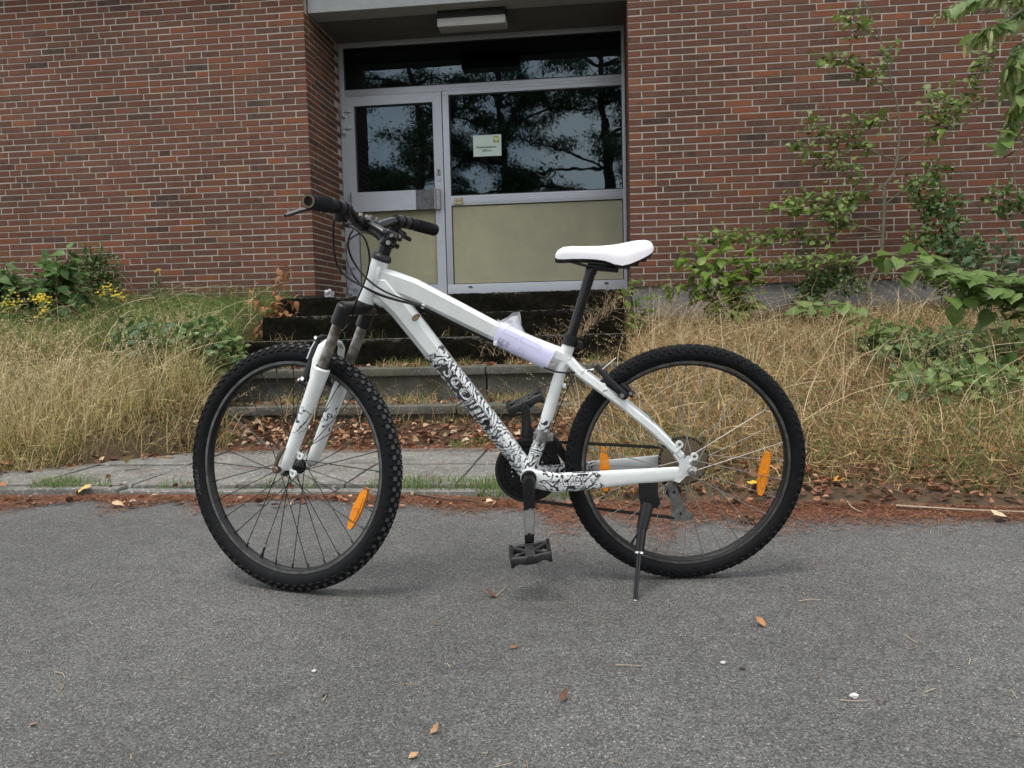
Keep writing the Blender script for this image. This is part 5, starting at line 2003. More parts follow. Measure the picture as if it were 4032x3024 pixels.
# low linden boughs sweeping in from the right
SY = 5.0
b0 = A(3.35, 5.25, gz1(3.35, 5.25))
st_ = [[(2250, 1520), (2050, 1420), (1930, 1390), (1750, 1325), (1600, 1275), (1450, 1225), (1330, 1190), (1215, 1205)], [(2100, 1440), (1930, 1340), (1800, 1320), (1660, 1330), (1575, 1390)],
       [(2100, 1460), (1934, 1470), (1860, 1430), (1790, 1445)], [(1750, 1325), (1680, 1290), (1560, 1300)], [(1600, 1275), (1500, 1260), (1420, 1260), (1370, 1290)], [(2150, 1430), (2000, 1300), (1880, 1290), (1780, 1300)], [(2100, 1500), (1990, 1520), (1900, 1520)], [(2050, 1420), (1880, 1360), (1700, 1360), (1620, 1420)], [(2100, 1380), (1960, 1340), (1850, 1340), (1740, 1380)], [(1930, 1390), (1760, 1290), (1640, 1250), (1500, 1210), (1400, 1190)], [(2100, 1480), (1960, 1450), (1840, 1480), (1720, 1480)]]
stems = [(catmull([b0 + A(0, 0, 0), b0 + A(-.1, -.05, .22)] + [c3(x, y, SY + qv.uniform(-.12, .12)) for x, y in s_], 3), .010 if i == 0 else .005, .002) for i, s_ in enumerate(st_)]
leafy('linden_sapling', 'low linden boughs with broad pale green leaves sweeping over the dry grass at right', 'sapling', b0, stems, 'lime', .104, .034, 'twig', .35, .55, t0=.42, seed=8, cap=299)
SY = 5.6
b0 = on_ground(1790, 800, SY)
st_ = [[(1330, 1560), (1250, 1500), (1180, 1460), (1100, 1420), (1000, 1425), (895, 1450)], [(1280, 1530), (1230, 1560), (1160, 1500)], [(1300, 1560), (1230, 1610), (1190, 1600)]]
stems = [(catmull([b0] + [c3(x, y, SY + qv.uniform(-.1, .1)) for x, y in s_], 3), .006, .002) for s_ in st_]
leafy('linden_shoot', 'short linden shoot with green leaves lying low in the straw coloured grass', 'sapling', b0, stems, 'lime', .095, .032, 'twig', .3, .5, t0=.25, seed=9)

# linden whose hanging boughs come in at the top right corner
b0 = A(5.1, 5.9, gz1(5.1, 5.9))
SY = 5.35
st_ = [[(2150, -150), (2050, -60), (1960, 20), (1860, 90), (1780, 130), (1710, 170)], [(2050, -120), (1900, -60), (1760, -30), (1640, 10), (1560, 40)], [(2120, 20), (2000, 120), (1930, 200), (1890, 300), (1860, 420)],
       [(2100, 200), (1990, 350), (1930, 450), (1880, 560), (1850, 640), (1800, 680)], [(2150, 400), (2020, 500), (1950, 620), (1900, 740), (1890, 830), (1900, 880)], [(1930, 40), (1900, 100), (1850, 160)], [(1960, 560), (1900, 700), (1850, 790)], [(1960, 20), (1880, 10), (1760, 60), (1740, 160)]]
trunk = [b0 - A(0, 0, .05), b0 + A(-.02, 0, 1.5), b0 + A(-.1, -.02, 3.0), b0 + A(-.05, 0, 4.6), b0 + A(.1, .1, 6.2)]
limb = [b0 + A(-.1, -.02, 3.1), b0 + A(-.45, -.2, 3.6), b0 + A(-.8, -.45, 3.75)]
stems = [(catmull(trunk, 3), .11, .05), (catmull(limb, 3), .035, .018)]
hub = limb[-1]
for s_ in st_:
    pts = [hub] + [c3(x, y, SY + qv.uniform(-.18, .18)) for x, y in s_]
    stems.append((catmull(pts, 3), .009, .002))
lt = leafy('linden_tree', 'linden tree with hanging leafy boughs and pale bracts at the top right', 'tree', b0, stems, 'lime', .084, .019, 'bark', .8, .3, t0=.62, seed=12, skip=(0, 1), cap=299)
nb = 0
for pts, _, _ in stems[2:]:
    for p, tg, u in along(pts, .042, .58):
        for k in range(2):
            if nb < 260:
                put_leaf(lt, b0, LM['bract'][qv.randrange(3)], p + A(qv.uniform(-.05, .05), qv.uniform(-.05, .05), -.02), A(qv.uniform(-.4, .4), qv.uniform(-.4, .4), -1), A(qv.uniform(-1, 1), -1, .2), qv.uniform(.06, .10), 'bract')
                nb += 1

# oak scrub by the wall at right
SY = 6.9
b0 = on_ground(2105, 700, SY)
st_ = []
for k in range(13):
    ex, ey = qv.uniform(1500, 1960), qv.uniform(1010, 1290)
    st_.append([(1760 + qv.uniform(-60, 60), 1390), ((1760 + ex) / 2 + qv.uniform(-50, 50), (1390 + ey) / 2 - 20), (ex, ey)])
stems = [(catmull([b0] + [c3(x, y, SY + qv.uniform(-.2, .2)) for x, y in s_], 3), .006, .002) for s_ in st_]
leafy('oak_sapling', 'bluish green young oak scrub at the foot of the wall on the far right', 'sapling', b0, stems, 'oak', .105, .040, 'twig', .1, .2, t0=.35, seed=14)


def small_bush(name, label, cat, base, blobs, n, size, cols, stemsegs, kindw=.42, zb=.3, group=None, bark='twig'):
    base = np.asarray(base, float)
    t = thing(name, label, cat, base, group)
    if stemsegs:
        obj('stem', stems_mesh(stemsegs, base), M[bark], t, 40)
    P = []
    tot = sum(b_[1][0] * b_[1][1] * b_[1][2] for b_ in blobs)
    for c_, r_ in blobs:
        m_ = max(8, int(n * r_[0] * r_[1] * r_[2] / tot))
        u = RNG.normal(size=(m_, 3))
        u /= np.linalg.norm(u, axis=1, keepdims=True)
        P.append(np.array(c_) + u * np.array(r_) * RNG.uniform(.25, 1.0, (m_, 1)) ** .6)
    P = np.concatenate(P) - base
    m_ = len(P)
    d = rdir(m_, -.15)
    up = rdir(m_) * .7 + A(0, -.5, .9)
    V, T, C = leaf_cards(P, d, up, RNG.uniform(.65, 1.25, m_) * size, pick(cols, m_, .3), kindw)
    o = link('foliage', big_mesh('foliage', V, T, M['foliage'], {'col': C}), t)
    o['kind'] = 'stuff'
    return t


SY = 7.1
small_bush('honeysuckle_bush', 'dark small leaved bush climbing the wall behind the young tree on the right', 'bush', on_ground(2030, 690, SY),
           [(c3(1480, 900, SY), (.16, .10, .20)), (c3(1560, 1010, SY), (.20, .10, .22)), (c3(1620, 1180, SY), (.28, .12, .18)), (c3(1560, 1260, SY), (.22, .12, .20)), (c3(1450, 1110, SY), (.14, .1, .1)), (c3(1850, 930, SY), (.2, .1, .15))],
           1300, .046, [(.060, .11, .028), (.085, .145, .036), (.12, .18, .048)], [(catmull([on_ground(2030, 690, SY), c3(1560, 1150, SY), c3(1490, 880, SY)], 3), .006, .002)])
small_bush('creeping_bush', 'small round leaved creeping bush in front of the plinth under the young tree', 'bush', on_ground(1800, 700, 7.2),
           [(c3(960, 1330, 7.15), (.16, .08, .13)), (c3(1060, 1290, 7.2), (.18, .08, .10)), (c3(930, 1400, 7.1), (.13, .08, .08)), (c3(1120, 1340, 7.15), (.15, .08, .08)), (c3(860, 1250, 7.2), (.22, .06, .04))],
           420, .046, [(.050, .09, .03), (.07, .12, .038), (.09, .145, .045)], [(catmull([on_ground(1800, 700, 7.2), c3(1010, 1370, 7.2), c3(900, 1260, 7.2)], 3), .004, .0015)])
# nettles and brambles inside the grass on the right
BLB = []
for k in range(26):
    x_, y_ = qv.uniform(1240, 1934), qv.uniform(1480, 1800)
    if x_ < 1500 and y_ > 1640:
        y_ = 1560
    g_ = None
    Yk = 5.9 - (y_ - 1480) / 320 * 1.5
    p_ = c3(x_, y_, Yk)
    BLB.append(((p_[0], Yk, gz1(p_[0], Yk) + .13), (.34, .30, .12)))
small_bush('bramble_patch', 'wide low patch of dark green brambles half hidden in the grass at right', 'brambles', on_ground(2040, 850, 5.2), BLB, 1300, .066, [(.080, .14, .038), (.115, .18, .048), (.15, .215, .06), (.065, .11, .034)], [], .40)

# left: broad leaved shrub, ivy, ragwort, snowberry, dried sapling
SY = 7.0


def cl(cx, cy, Y):
    return at(cx / 5.53 / 1.8228, (950 + cy / 5.53) / 1.8228, Y)


b0 = on_ground(118, 665, SY)
st_ = [[(1210, 1000), (1230, 800), (1260, 620), (1420, 480), (1490, 300), (1440, 215)], [(1260, 620), (1150, 540), (1000, 430), (840, 345)], [(1420, 480), (1560, 560), (1650, 620)], [(1230, 800), (1100, 760), (900, 800), (700, 850)],
       [(1240, 750), (1400, 780), (1620, 720), (1800, 700)], [(1210, 1000), (1000, 1020), (760, 980), (560, 1010)], [(1220, 1010), (1450, 1080), (1650, 1080), (1850, 1120)], [(1200, 1100), (1000, 1250), (700, 1330)], [(1210, 1100), (1400, 1250), (1700, 1290)],
       [(1200, 1200), (1300, 1350), (1500, 1400)], [(1200, 1150), (1050, 1150), (900, 1120)], [(1490, 300), (1600, 240), (1700, 230)]]
stems = [(catmull([b0] + [cl(x, y, SY + qv.uniform(-.18, .18)) for x, y in s_], 3), .008, .002) for s_ in st_]
leafy('lilac_bush', 'broad leaved green bush against the left wall beside the yellow flowers', 'bush', b0, stems, 'dark', .118, .055, 'twig', .28, .35, t0=.25, seed=21, pairs=True)
b0 = on_ground(-10, 660, SY)
st_ = [[(180, 800), (165, 640), (90, 480)], [(180, 800), (250, 650), (330, 700)], [(150, 850), (20, 820), (-150, 780)], [(180, 900), (250, 950), (380, 920)], [(150, 900), (100, 960), (-80, 1000)], [(100, 1000), (-100, 1080), (-250, 1060)], [(180, 950), (420, 1150), (600, 1200)]]
stems = [(catmull([b0] + [cl(x, y, SY - .1 + qv.uniform(-.12, .12)) for x, y in s_], 3), .007, .002) for s_ in st_]
leafy('lilac_bush', 'broad leaved green bush cut off by the left edge of the photo', 'bush', b0, stems, 'dark', .125, .052, 'twig', .25, .35, t0=.3, seed=22, pairs=True)
SY = 7.55
small_bush('ivy_bush', 'dark ivy climbing the brickwork right of the broad leaved bush', 'ivy', on_ground(205, 650, SY),
           [(cl(1870, 380, SY), (.07, .05, .16)), (cl(1900, 180, SY), (.05, .04, .06)), (cl(2140, 330, SY), (.07, .05, .15)), (cl(1980, 700, SY), (.20, .07, .20)), (cl(2250, 750, SY), (.22, .07, .25)), (cl(2100, 1000, SY), (.28, .08, .20))],
           1300, .030, [(.040, .080, .020), (.060, .11, .026), (.095, .15, .038)], [(catmull([on_ground(205, 650, SY), cl(1900, 700, SY), cl(1890, 250, SY)], 3), .006, .002)])


def ragwort(label, base, tops, n, spread, h, yellow=1.0):
    base = np.asarray(base, float)
    t = thing('yellow_flower', label, 'flower', base, 'yellow wild flowers')
    stems = []
    P = []
    for tp in tops:
        q_ = [base, (base + tp) / 2 + A(qv.uniform(-.02, .02), qv.uniform(-.02, .02), 0), np.asarray(tp)]
        stems.append((catmull(q_, 3), .0035, .0018))
        for k in range(n):
            P.append(np.asarray(tp) + A(qv.gauss(0, spread), qv.gauss(0, spread * .6), qv.gauss(0, h)))
    obj('stem', stems_mesh(stems, base), M['dark_stem'], t, 40)
    P = np.array(P) - base
    # flower heads: star of six petals
    V, T, C = [], [], []
    for p in P:
        up = nrm(A(qv.uniform(-.6, .6), -.7 + qv.uniform(-.4, .4), .8))
        e1 = nrm(np.cross(up, (.3, .9, .1)))
        e2 = np.cross(up, e1)
        s = qv.uniform(.010, .017)
        c_ = A(*((.62, .46, .015) if qv.random() < yellow else (.25, .27, .05))) * qv.uniform(.75, 1.15)
        o0 = len(V)
        V.append(p + up * .002)
        for k in range(12):
            a = 2 * math.pi * k / 12
            r_ = s if k % 2 == 0 else s * .42
            V.append(p + (e1 * math.cos(a) + e2 * math.sin(a)) * r_)
        T += [(o0, o0 + 1 + k, o0 + 1 + (k + 1) % 12) for k in range(12)]
        C += [np.append(c_ * .8, 1)] + [np.append(c_, 1)] * 12
    o = link('flower_head', big_mesh('flower_head', np.array(V), np.array(T), M['foliage'], {'col': np.array(C)}), t)
    o['kind'] = 'stuff'
    m_ = 40
    pos = base + (np.array(tops)[RNG.integers(0, len(tops), m_)] - base) * RNG.uniform(.1, .85, (m_, 1)) + RNG.normal(0, .03, (m_, 3)) - base
    V, T, C = leaf_cards(pos, rdir(m_, .2), rdir(m_) + A(0, 0, 1), RNG.uniform(.03, .06, m_), pick(GREEN_A, m_), .22)
    o = link('foliage', big_mesh('foliage', V, T, M['foliage'], {'col': C}), t)
    o['kind'] = 'stuff'


M['dark_stem'] = simple_varied('green_stem', (.09, .11, .045), .8)
SY = 6.45
ragwort('bright yellow flower head standing in front of the broad leaved bush', on_ground(88, 690, SY), [cl(830, 1180, SY), cl(930, 1230, SY), cl(1000, 1270, SY), cl(760, 1260, SY), cl(860, 1290, SY)], 14, .026, .015)
ragwort('yellow flower head lower down beside the brightest one', on_ground(94, 700, SY - .1), [cl(950, 1450, SY - .1), cl(920, 1520, SY - .1), cl(880, 1630, SY - .1)], 7, .022, .015, .85)
ragwort('pale greenish yellow flowers nearest the left edge of the photo', on_ground(20, 700, SY), [cl(200, 1350, SY), cl(150, 1430, SY), cl(280, 1260, SY), cl(320, 1380, SY), cl(240, 1430, SY)], 16, .034, .035, .5)
SY = 6.9
ragwort('yellow flowers at the foot of the dark ivy', on_ground(240, 680, SY), [at(230, 620, SY), at(242, 628, SY), at(255, 636, SY), at(222, 632, SY), at(262, 646, SY)], 13, .028, .020)
ragwort('single thin yellow flower rising before the bare bricks', on_ground(338, 660, 7.3), [at(340, 583, 7.3), at(337, 586, 7.3)], 5, .016, .006)

SY = 5.35


def d_(x, y, Y):
    return at(x, y, Y)


blobs = []
for x, y, rx, rz in ((330, 700, .20, .10), (390, 720, .26, .14), (450, 725, .22, .14), (500, 730, .18, .12), (470, 690, .16, .10), (400, 770, .26, .14), (340, 770, .16, .10), (450, 800, .24, .13), (300, 720, .12, .08), (490, 780, .18, .12), (520, 760, .12, .1)):
    blobs.append((d_(x - 26, y + 22, SY + qv.uniform(-.1, .1)), (rx * 1.05, .16, rz * 1.05)))
sb = on_ground(425, 850, SY)
stems = [(catmull([sb, d_(x - 35, y + 65, SY), d_(x - 26, y + 22, SY)], 3), .005, .0016) for x, y in ((470, 700), (390, 705), (330, 740), (510, 740), (440, 740))]
small_bush('snowberry_bush', 'straggling small round leaved bush in the dry grass left of the front wheel', 'bush', sb, blobs, 1700, .048, [(.060, .115, .030), (.085, .15, .038), (.125, .19, .045), (.05, .095, .03)], stems, .44)
b0 = on_ground(285, 830, SY - .2)
st_ = [[(290, 800), (275, 740), (262, 690)], [(290, 800), (310, 750), (325, 735)], [(290, 810), (255, 770), (240, 755)], [(290, 790), (330, 760), (350, 700)], [(285, 790), (300, 720), (290, 705)]]
stems = [(catmull([b0] + [at(x, y, SY - .2 + qv.uniform(-.06, .06)) for x, y in s_], 3), .004, .0015) for s_ in st_]
leafy('oak_seedling', 'small fresh green oak seedling left of the straggling bush', 'seedling', b0, stems, 'oak', .095, .045, 'twig', .05, .2, t0=.45, seed=31)
SY = 6.55
b0 = on_ground(600, 740, SY)
st_ = [[(600, 720), (590, 670), (600, 610), (625, 580)], [(605, 720), (630, 690), (655, 725)], [(600, 710), (565, 660), (545, 640)], [(600, 715), (640, 680), (665, 740)], [(600, 720), (575, 690), (560, 720)], [(602, 720), (615, 660), (640, 650)], [(600, 725), (610, 690), (595, 640)]]
stems = [(catmull([b0] + [at(x, y, SY + qv.uniform(-.12, .08)) for x, y in s_], 3), .0045, .0014) for s_ in st_]
leafy('dried_sapling', 'withered sapling with curled rust brown leaves at the left end of the mossy steps', 'sapling', b0, stems, 'rust', .064, .019, 'twig', .45, .2, t0=.25, seed=33)

# ------------------------------------------------------------------ grass, weeds and litter
def blades(x, y, h, w, lean, col, z=None, flop=1.0):
    n = len(x)
    z = ground_z(x, y) - .01 if z is None else z
    a = RNG.uniform(0, 2 * np.pi, n)
    base = np.stack([x, y, z], 1)
    ld = np.stack([np.cos(a), np.sin(a), np.zeros(n)], 1) * (lean * h)[:, None]
    fa = RNG.uniform(0, 2 * np.pi, n)
    sdv = np.stack([np.cos(fa), np.sin(fa) * .35, np.zeros(n)], 1) * (w / 2)[:, None]
    up = np.zeros((n, 3))
    up[:, 2] = h * np.sqrt(np.clip(1 - .55 * np.clip(lean, 0, 1.25) ** 2, .12, 1))
    mid = base + up * .62 + ld * .28
    tip = base + up + ld
    V = np.stack([base - sdv, base + sdv, mid - sdv * .8, mid + sdv * .8, tip], 1).reshape(-1, 3)
    T = np.array([(0, 1, 3), (0, 3, 2), (2, 3, 4)])
    tris = (np.arange(n)[:, None, None] * 5 + T[None]).reshape(-1, 3)
    C = np.concatenate([col, np.ones((n, 1))], 1)
    C = np.repeat(C[:, None, :], 5, 1).reshape(-1, 4)
    return V, tris, C


def thatch(x, y, top, col):
    """tangle of short bent dry blades lying in every direction above the ground"""
    n = len(x)
    z = ground_z(x, y) + top * RNG.random(n) ** 1.4 * (.5 + .8 * clump(x, y, .8)) * np.clip((y - 3.1) / .8, .15, 1)
    p = np.stack([x, y, z], 1)
    L = RNG.uniform(.035, .13, n)[:, None]
    d1 = rdir(n) * A(1, 1, .55)
    d2 = d1 + rdir(n) * .8
    sv = np.cross(d1, rdir(n))
    sv /= np.linalg.norm(sv, axis=1, keepdims=True) + 1e-9
    sv *= RNG.uniform(.0011, .0021, n)[:, None]
    m_ = p + d1 * L * .5
    e = m_ + d2 * L * .5
    V = np.stack([p - sv, p + sv, m_ - sv, m_ + sv, e], 1).reshape(-1, 3)
    T = np.array([(0, 1, 3), (0, 3, 2), (2, 3, 4)])
    tris = (np.arange(n)[:, None, None] * 5 + T[None]).reshape(-1, 3)
    C = np.repeat(np.concatenate([col, np.ones((n, 1))], 1)[:, None, :], 5, 1).reshape(-1, 4)
    return V, tris, C


def stack(*parts):
    V, T, C, o = [], [], [], 0
    for v_, t_, c_ in parts:
        V.append(v_)
        T.append(t_ + o)
        C.append(c_)
        o += len(v_)
    return np.concatenate(V), np.concatenate(T), np.concatenate(C)


def stalks(x, y, h, lean, col, heads=14, hs=.010):
    """thin seed stalks with a loose panicle of spikelets"""
    n = len(x)
    V0, T0, C0 = blades(x, y, h, np.full(n, .0036), lean, col)
    mid, tip = V0.reshape(n, 5, 3)[:, 2], V0.reshape(n, 5, 3)[:, 4]
    t = RNG.uniform(.35, 1.02, (n, heads, 1))
    P = mid[:, None] * (1 - t) + tip[:, None] * t + RNG.normal(0, .011, (n, heads, 3)) * (1.25 - t)
    P = P.reshape(-1, 3)
    m_ = len(P)
    V1, T1, C1 = leaf_cards(P, rdir(m_, .3), rdir(m_), np.full(m_, hs) * RNG.uniform(.6, 1.4, m_), np.repeat(col * 1.12, heads, 0), .20)
    return stack((V0, T0, C0), (V1, T1, C1))


def patch(n, x0, x1, y0, y1, f=None):
    x, y = RNG.uniform(x0, x1, n), RNG.uniform(y0, y1, n)
    if f is not None:
        k = f(x, y)
        x, y = x[k], y[k]
    return x, y


def clump(x, y, s=1.0):
    return .5 + .5 * np.sin(x * 3.1 * s + 1.7 * np.sin(y * 2.3 * s)) * np.sin(y * 3.7 * s + 1.3 * np.sin(x * 1.9 * s))


STRAW = [(.40, .315, .130), (.52, .42, .20), (.25, .185, .075), (.60, .50, .27), (.13, .095, .04), (.24, .24, .07)]
STRAW_R = [(.38, .245, .105), (.48, .325, .15), (.24, .145, .060), (.58, .42, .22), (.12, .075, .034), (.30, .21, .085)]
GRN = [(.085, .155, .028), (.115, .19, .036), (.065, .125, .024), (.15, .20, .05)]


FOOT = [(-5.35, 6.9, .95, .55), (-6.6, 6.9, .7, .5), (-4.75, 7.4, .45, .3), (-3.68, 5.25, .85, .42), (-4.2, 5.2, .28, .22), (-3.0, 6.55, .35, .3), (.78, 7.0, .45, .3), (.12, 6.7, .25, .2)]


def shorter(x, y):
    k = np.ones(len(x))
    for cx, cy, rx, ry in FOOT:
        k = np.where(((x - cx) / rx) ** 2 + ((y - cy) / ry) ** 2 < 1, .38, k)
    return k


def left_edge(x, y):
    xl = -2.92 + np.clip(y - 3.72, 0, .75) * .95 - sstep(4.5, 5.2, y) * .62
    return x < xl + .06 * np.sin(y * 9)


def steps_clear(x, y):
    return ~((x > SX0 - .03) & (x < SX1 + .02) & (y > 5.15))


# left bank
x, y = patch(90000, -7.6, -2.1, 3.72, 7.82, lambda x, y: left_edge(x, y) & steps_clear(x, y) & (np.abs(x) < 1.05 * y + .9))
gr = np.clip(sstep(5.6, 6.4, y) * .93 + .35 * clump(x, y) * sstep(4.1, 5.3, y), 0, .94)
isg = RNG.random(len(x)) < gr
col = np.where(isg[:, None], pick(GRN, len(x)), pick(STRAW, len(x)))
h = shorter(x, y) * RNG.uniform(.12, .38, len(x)) * (1 - .62 * sstep(5.7, 6.7, y)) * (.75 + .5 * clump(x, y, .7)) * np.clip((y - 3.55) / .5, .35, 1)
ln = RNG.uniform(.2, 1.6, len(x))
A1 = blades(x, y, h, RNG.uniform(.0026, .0050, len(x)), ln, col)
x, y = patch(42000, -7.4, -2.1, 3.72, 7.6, lambda x, y: left_edge(x, y) & steps_clear(x, y) & (np.abs(x) < 1.05 * y + .9))
A1 = stack(A1, thatch(x, y, .16, np.where((RNG.random(len(x)) < .12 + .75 * sstep(5.4, 6.4, y))[:, None], pick(GRN, len(x)), pick(STRAW, len(x)))))
o = link('dry_grass', big_mesh('dry_grass', *A1[:2], M['grass'], {'col': A1[2]}))
o['kind'] = 'stuff'
o['label'] = 'pale dry grass on the left bank with green grass near the wall'
x, y = patch(2600, -6.8, -2.2, 3.78, 6.6, lambda x, y: left_edge(x + .1, y) & steps_clear(x, y) & (np.abs(x) < 1.05 * y + .9) & (shorter(x, y) > .5) & (RNG.random(len(x)) > sstep(5.2, 6.2, y) * .9))
A1 = stalks(x, y, RNG.uniform(.30, .60, len(x)) * (1 - .45 * sstep(4.9, 6.2, y)), RNG.uniform(.25, .95, len(x)), pick([(.50, .40, .23), (.56, .47, .30), (.42, .33, .18)], len(x)), 12, .011)
o = link('seed_stalks', big_mesh('seed_stalks', *A1[:2], M['grass'], {'col': A1[2]}))
o['kind'] = 'stuff'

# right bank
x, y = patch(120000, -.45, 6.0, 3.22, 7.84, lambda x, y: steps_clear(x, y) & (np.abs(x) < .68 * y + 1.0) & (x > -.30 + .15 * np.sin(y * 7) + .22 * (y < 4.6)))
gr = np.clip(.07 + .50 * sstep(.9, 2.6, x) * sstep(5.6, 3.6, y) + .55 * (clump(x + 3, y, 1.4) - .55), .03, .75)
isg = RNG.random(len(x)) < gr
col = np.where(isg[:, None], pick(GRN, len(x)), pick(STRAW_R, len(x)))
h = shorter(x, y) * RNG.uniform(.05, .22, len(x)) * (.55 + .8 * clump(x, y, .8)) * np.clip((y - 3.05) / .75, .22, 1) * (1 + .35 * sstep(.8, 2.5, x)) * (1 - .35 * sstep(6.2, 7.4, y))
A1 = blades(x, y, h, RNG.uniform(.0024, .0044, len(x)), RNG.uniform(.5, 1.9, len(x)), col)
x, y = patch(70000, -.35, 5.6, 3.3, 7.7, lambda x, y: steps_clear(x, y) & (np.abs(x) < .68 * y + .9) & (x > -.25 + .15 * np.sin(y * 7) + .22 * (y < 4.6)))
A1 = stack(A1, thatch(x, y, .13, np.where((RNG.random(len(x)) < .12 + .3 * sstep(.6, 2.6, x))[:, None], pick(GRN, len(x)), pick(STRAW_R, len(x)))))
o = link('dry_grass', big_mesh('dry_grass', *A1[:2], M['grass'], {'col': A1[2]}))
o['kind'] = 'stuff'
o['label'] = 'brownish dry grass on the right bank with green tufts'
x, y = patch(2300, -.2, 5.2, 3.6, 7.7, lambda x, y: steps_clear(x, y) & (np.abs(x) < .68 * y + .8))
A1 = stalks(x, y, RNG.uniform(.22, .58, len(x)) * np.clip((y - 3.2) / .8, .5, 1), RNG.uniform(.3, 1.3, len(x)), pick([(.46, .36, .21), (.52, .42, .27), (.38, .28, .16)], len(x)), 9, .010)
o = link('seed_stalks', big_mesh('seed_stalks', *A1[:2], M['grass'], {'col': A1[2]}))
o['kind'] = 'stuff'

# long arching straws leaning over the right bank and the left bank
def straws(n, x0, x1, y0, y1, f, cols):
    x, y = patch(n, x0, x1, y0, y1, f)
    m_ = len(x)
    L = RNG.uniform(.35, .85, m_)
    a = RNG.uniform(0, 2 * np.pi, m_)
    ln_ = RNG.uniform(.35, 1.0, m_)
    base = np.stack([x, y, ground_z(x, y)], 1)
    hd = np.stack([np.cos(a), np.sin(a), np.zeros(m_)], 1)
    t = np.linspace(0, 1, 7)
    P = base[:, None] + hd[:, None] * (L * ln_)[:, None, None] * (t[None, :, None] ** 1.3)
    P[:, :, 2] += (L * np.sqrt(np.clip(1 - .6 * ln_ ** 2, .2, 1)))[:, None] * (t - .38 * t ** 2.4)[None]
    sv = np.stack([-np.sin(a), np.cos(a), np.zeros(m_)], 1)[:, None] * (.0017 * (1 - .55 * t))[None, :, None]
    sv[:, :, 2] = .0006
    V = np.stack([P - sv, P + sv], 2).reshape(m_, 14, 3)
    T = np.array([q for k in range(6) for q in ((2 * k, 2 * k + 1, 2 * k + 3), (2 * k, 2 * k + 3, 2 * k + 2))])
    tris = (np.arange(m_)[:, None, None] * 14 + T[None]).reshape(-1, 3)
    C = np.repeat(np.concatenate([pick(cols, m_), np.ones((m_, 1))], 1)[:, None], 14, 1)
    return V.reshape(-1, 3), tris, C.reshape(-1, 4)


PALE = [(.58, .46, .27), (.50, .38, .21), (.66, .55, .36), (.40, .29, .15)]
A1 = stack(straws(620, -.1, 5.0, 3.7, 7.5, lambda x, y: steps_clear(x, y) & (np.abs(x) < .68 * y + .8), PALE),
           straws(420, -6.6, -2.3, 3.9, 6.8, lambda x, y: left_edge(x + .1, y) & steps_clear(x, y) & (np.abs(x) < 1.05 * y + .9), PALE))
o = link('long_straws', big_mesh('long_straws', *A1[:2], M['grass'], {'col': A1[2]}))
o['kind'] = 'stuff'
# green tufts at the foot of the right bank
x, y = patch(5200, -.1, 3.8, 3.22, 4.6)
k = (clump(x * 1.9 + 2, y * 2.2, 1.3) > .60)
x, y = x[k], y[k]
A1 = blades(x, y, RNG.uniform(.05, .17, len(x)), RNG.uniform(.0024, .0042, len(x)), RNG.uniform(.3, 1.3, len(x)), pick(GRN, len(x)))
o = link('green_tufts', big_mesh('green_tufts', *A1[:2], M['grass'], {'col': A1[2]}))
o['kind'] = 'stuff'

# weeds on the steps and in the joints
parts_ = []
for y0, zt, x0, x1, n in ((5.80, .424, -2.7, .05, 2600), (5.38, .195, -2.9, 0.0, 2600), (5.55, .20, -2.7, .05, 1500), (6.1, .63, -2.7, .1, 160), (5.12, .08, -2.9, .0, 1800)):
    x = RNG.uniform(x0, x1, n)
    keep = clump(x * 1.7, np.full(n, y0 * 3), 1.6) + .25 * RNG.random(n) > .62
    x = x[keep]
    yv = y0 + RNG.uniform(-.06, .22, len(x))
    gcol = np.where((RNG.random(len(x)) < .35)[:, None], pick(GRN, len(x)), pick(STRAW_R, len(x)))
    parts_.append(blades(x, yv, RNG.uniform(.02, .10, len(x)), np.full(len(x), .003), RNG.uniform(.4, 1.6, len(x)), gcol, np.full(len(x), zt)))
for x0, x1, y0, y1, n in ((-2.95, -.5, 3.40, 3.46, 900), (-2.62, -2.40, 3.36, 3.50, 420), (-1.0, -.3, 3.36, 3.50, 700), (-.9, -.7, 4.42, 4.6, 160), (-3.0, -2.8, 3.40, 3.45, 130), (-1.75, -1.6, 4.45, 4.6, 120), (-.55, -.1, 3.2, 3.42, 420)):
    x, y = RNG.uniform(x0, x1, n), RNG.uniform(y0, y1, n)
    if n == 900:
        k = clump(x * 2.2, y * 0 + 2, 1.9) > .45
        x, y = x[k], y[k]
    parts_.append(blades(x, y, RNG.uniform(.02, .085, len(x)), np.full(len(x), .0032), RNG.uniform(.2, 1.0, len(x)), pick([(.10, .17, .04), (.13, .20, .05), (.16, .19, .07)], len(x)), np.full(len(x), .018)))
A1 = stack(*parts_)
o = link('joint_grass', big_mesh('joint_grass', *A1[:2], M['grass'], {'col': A1[2]}))
o['kind'] = 'stuff'
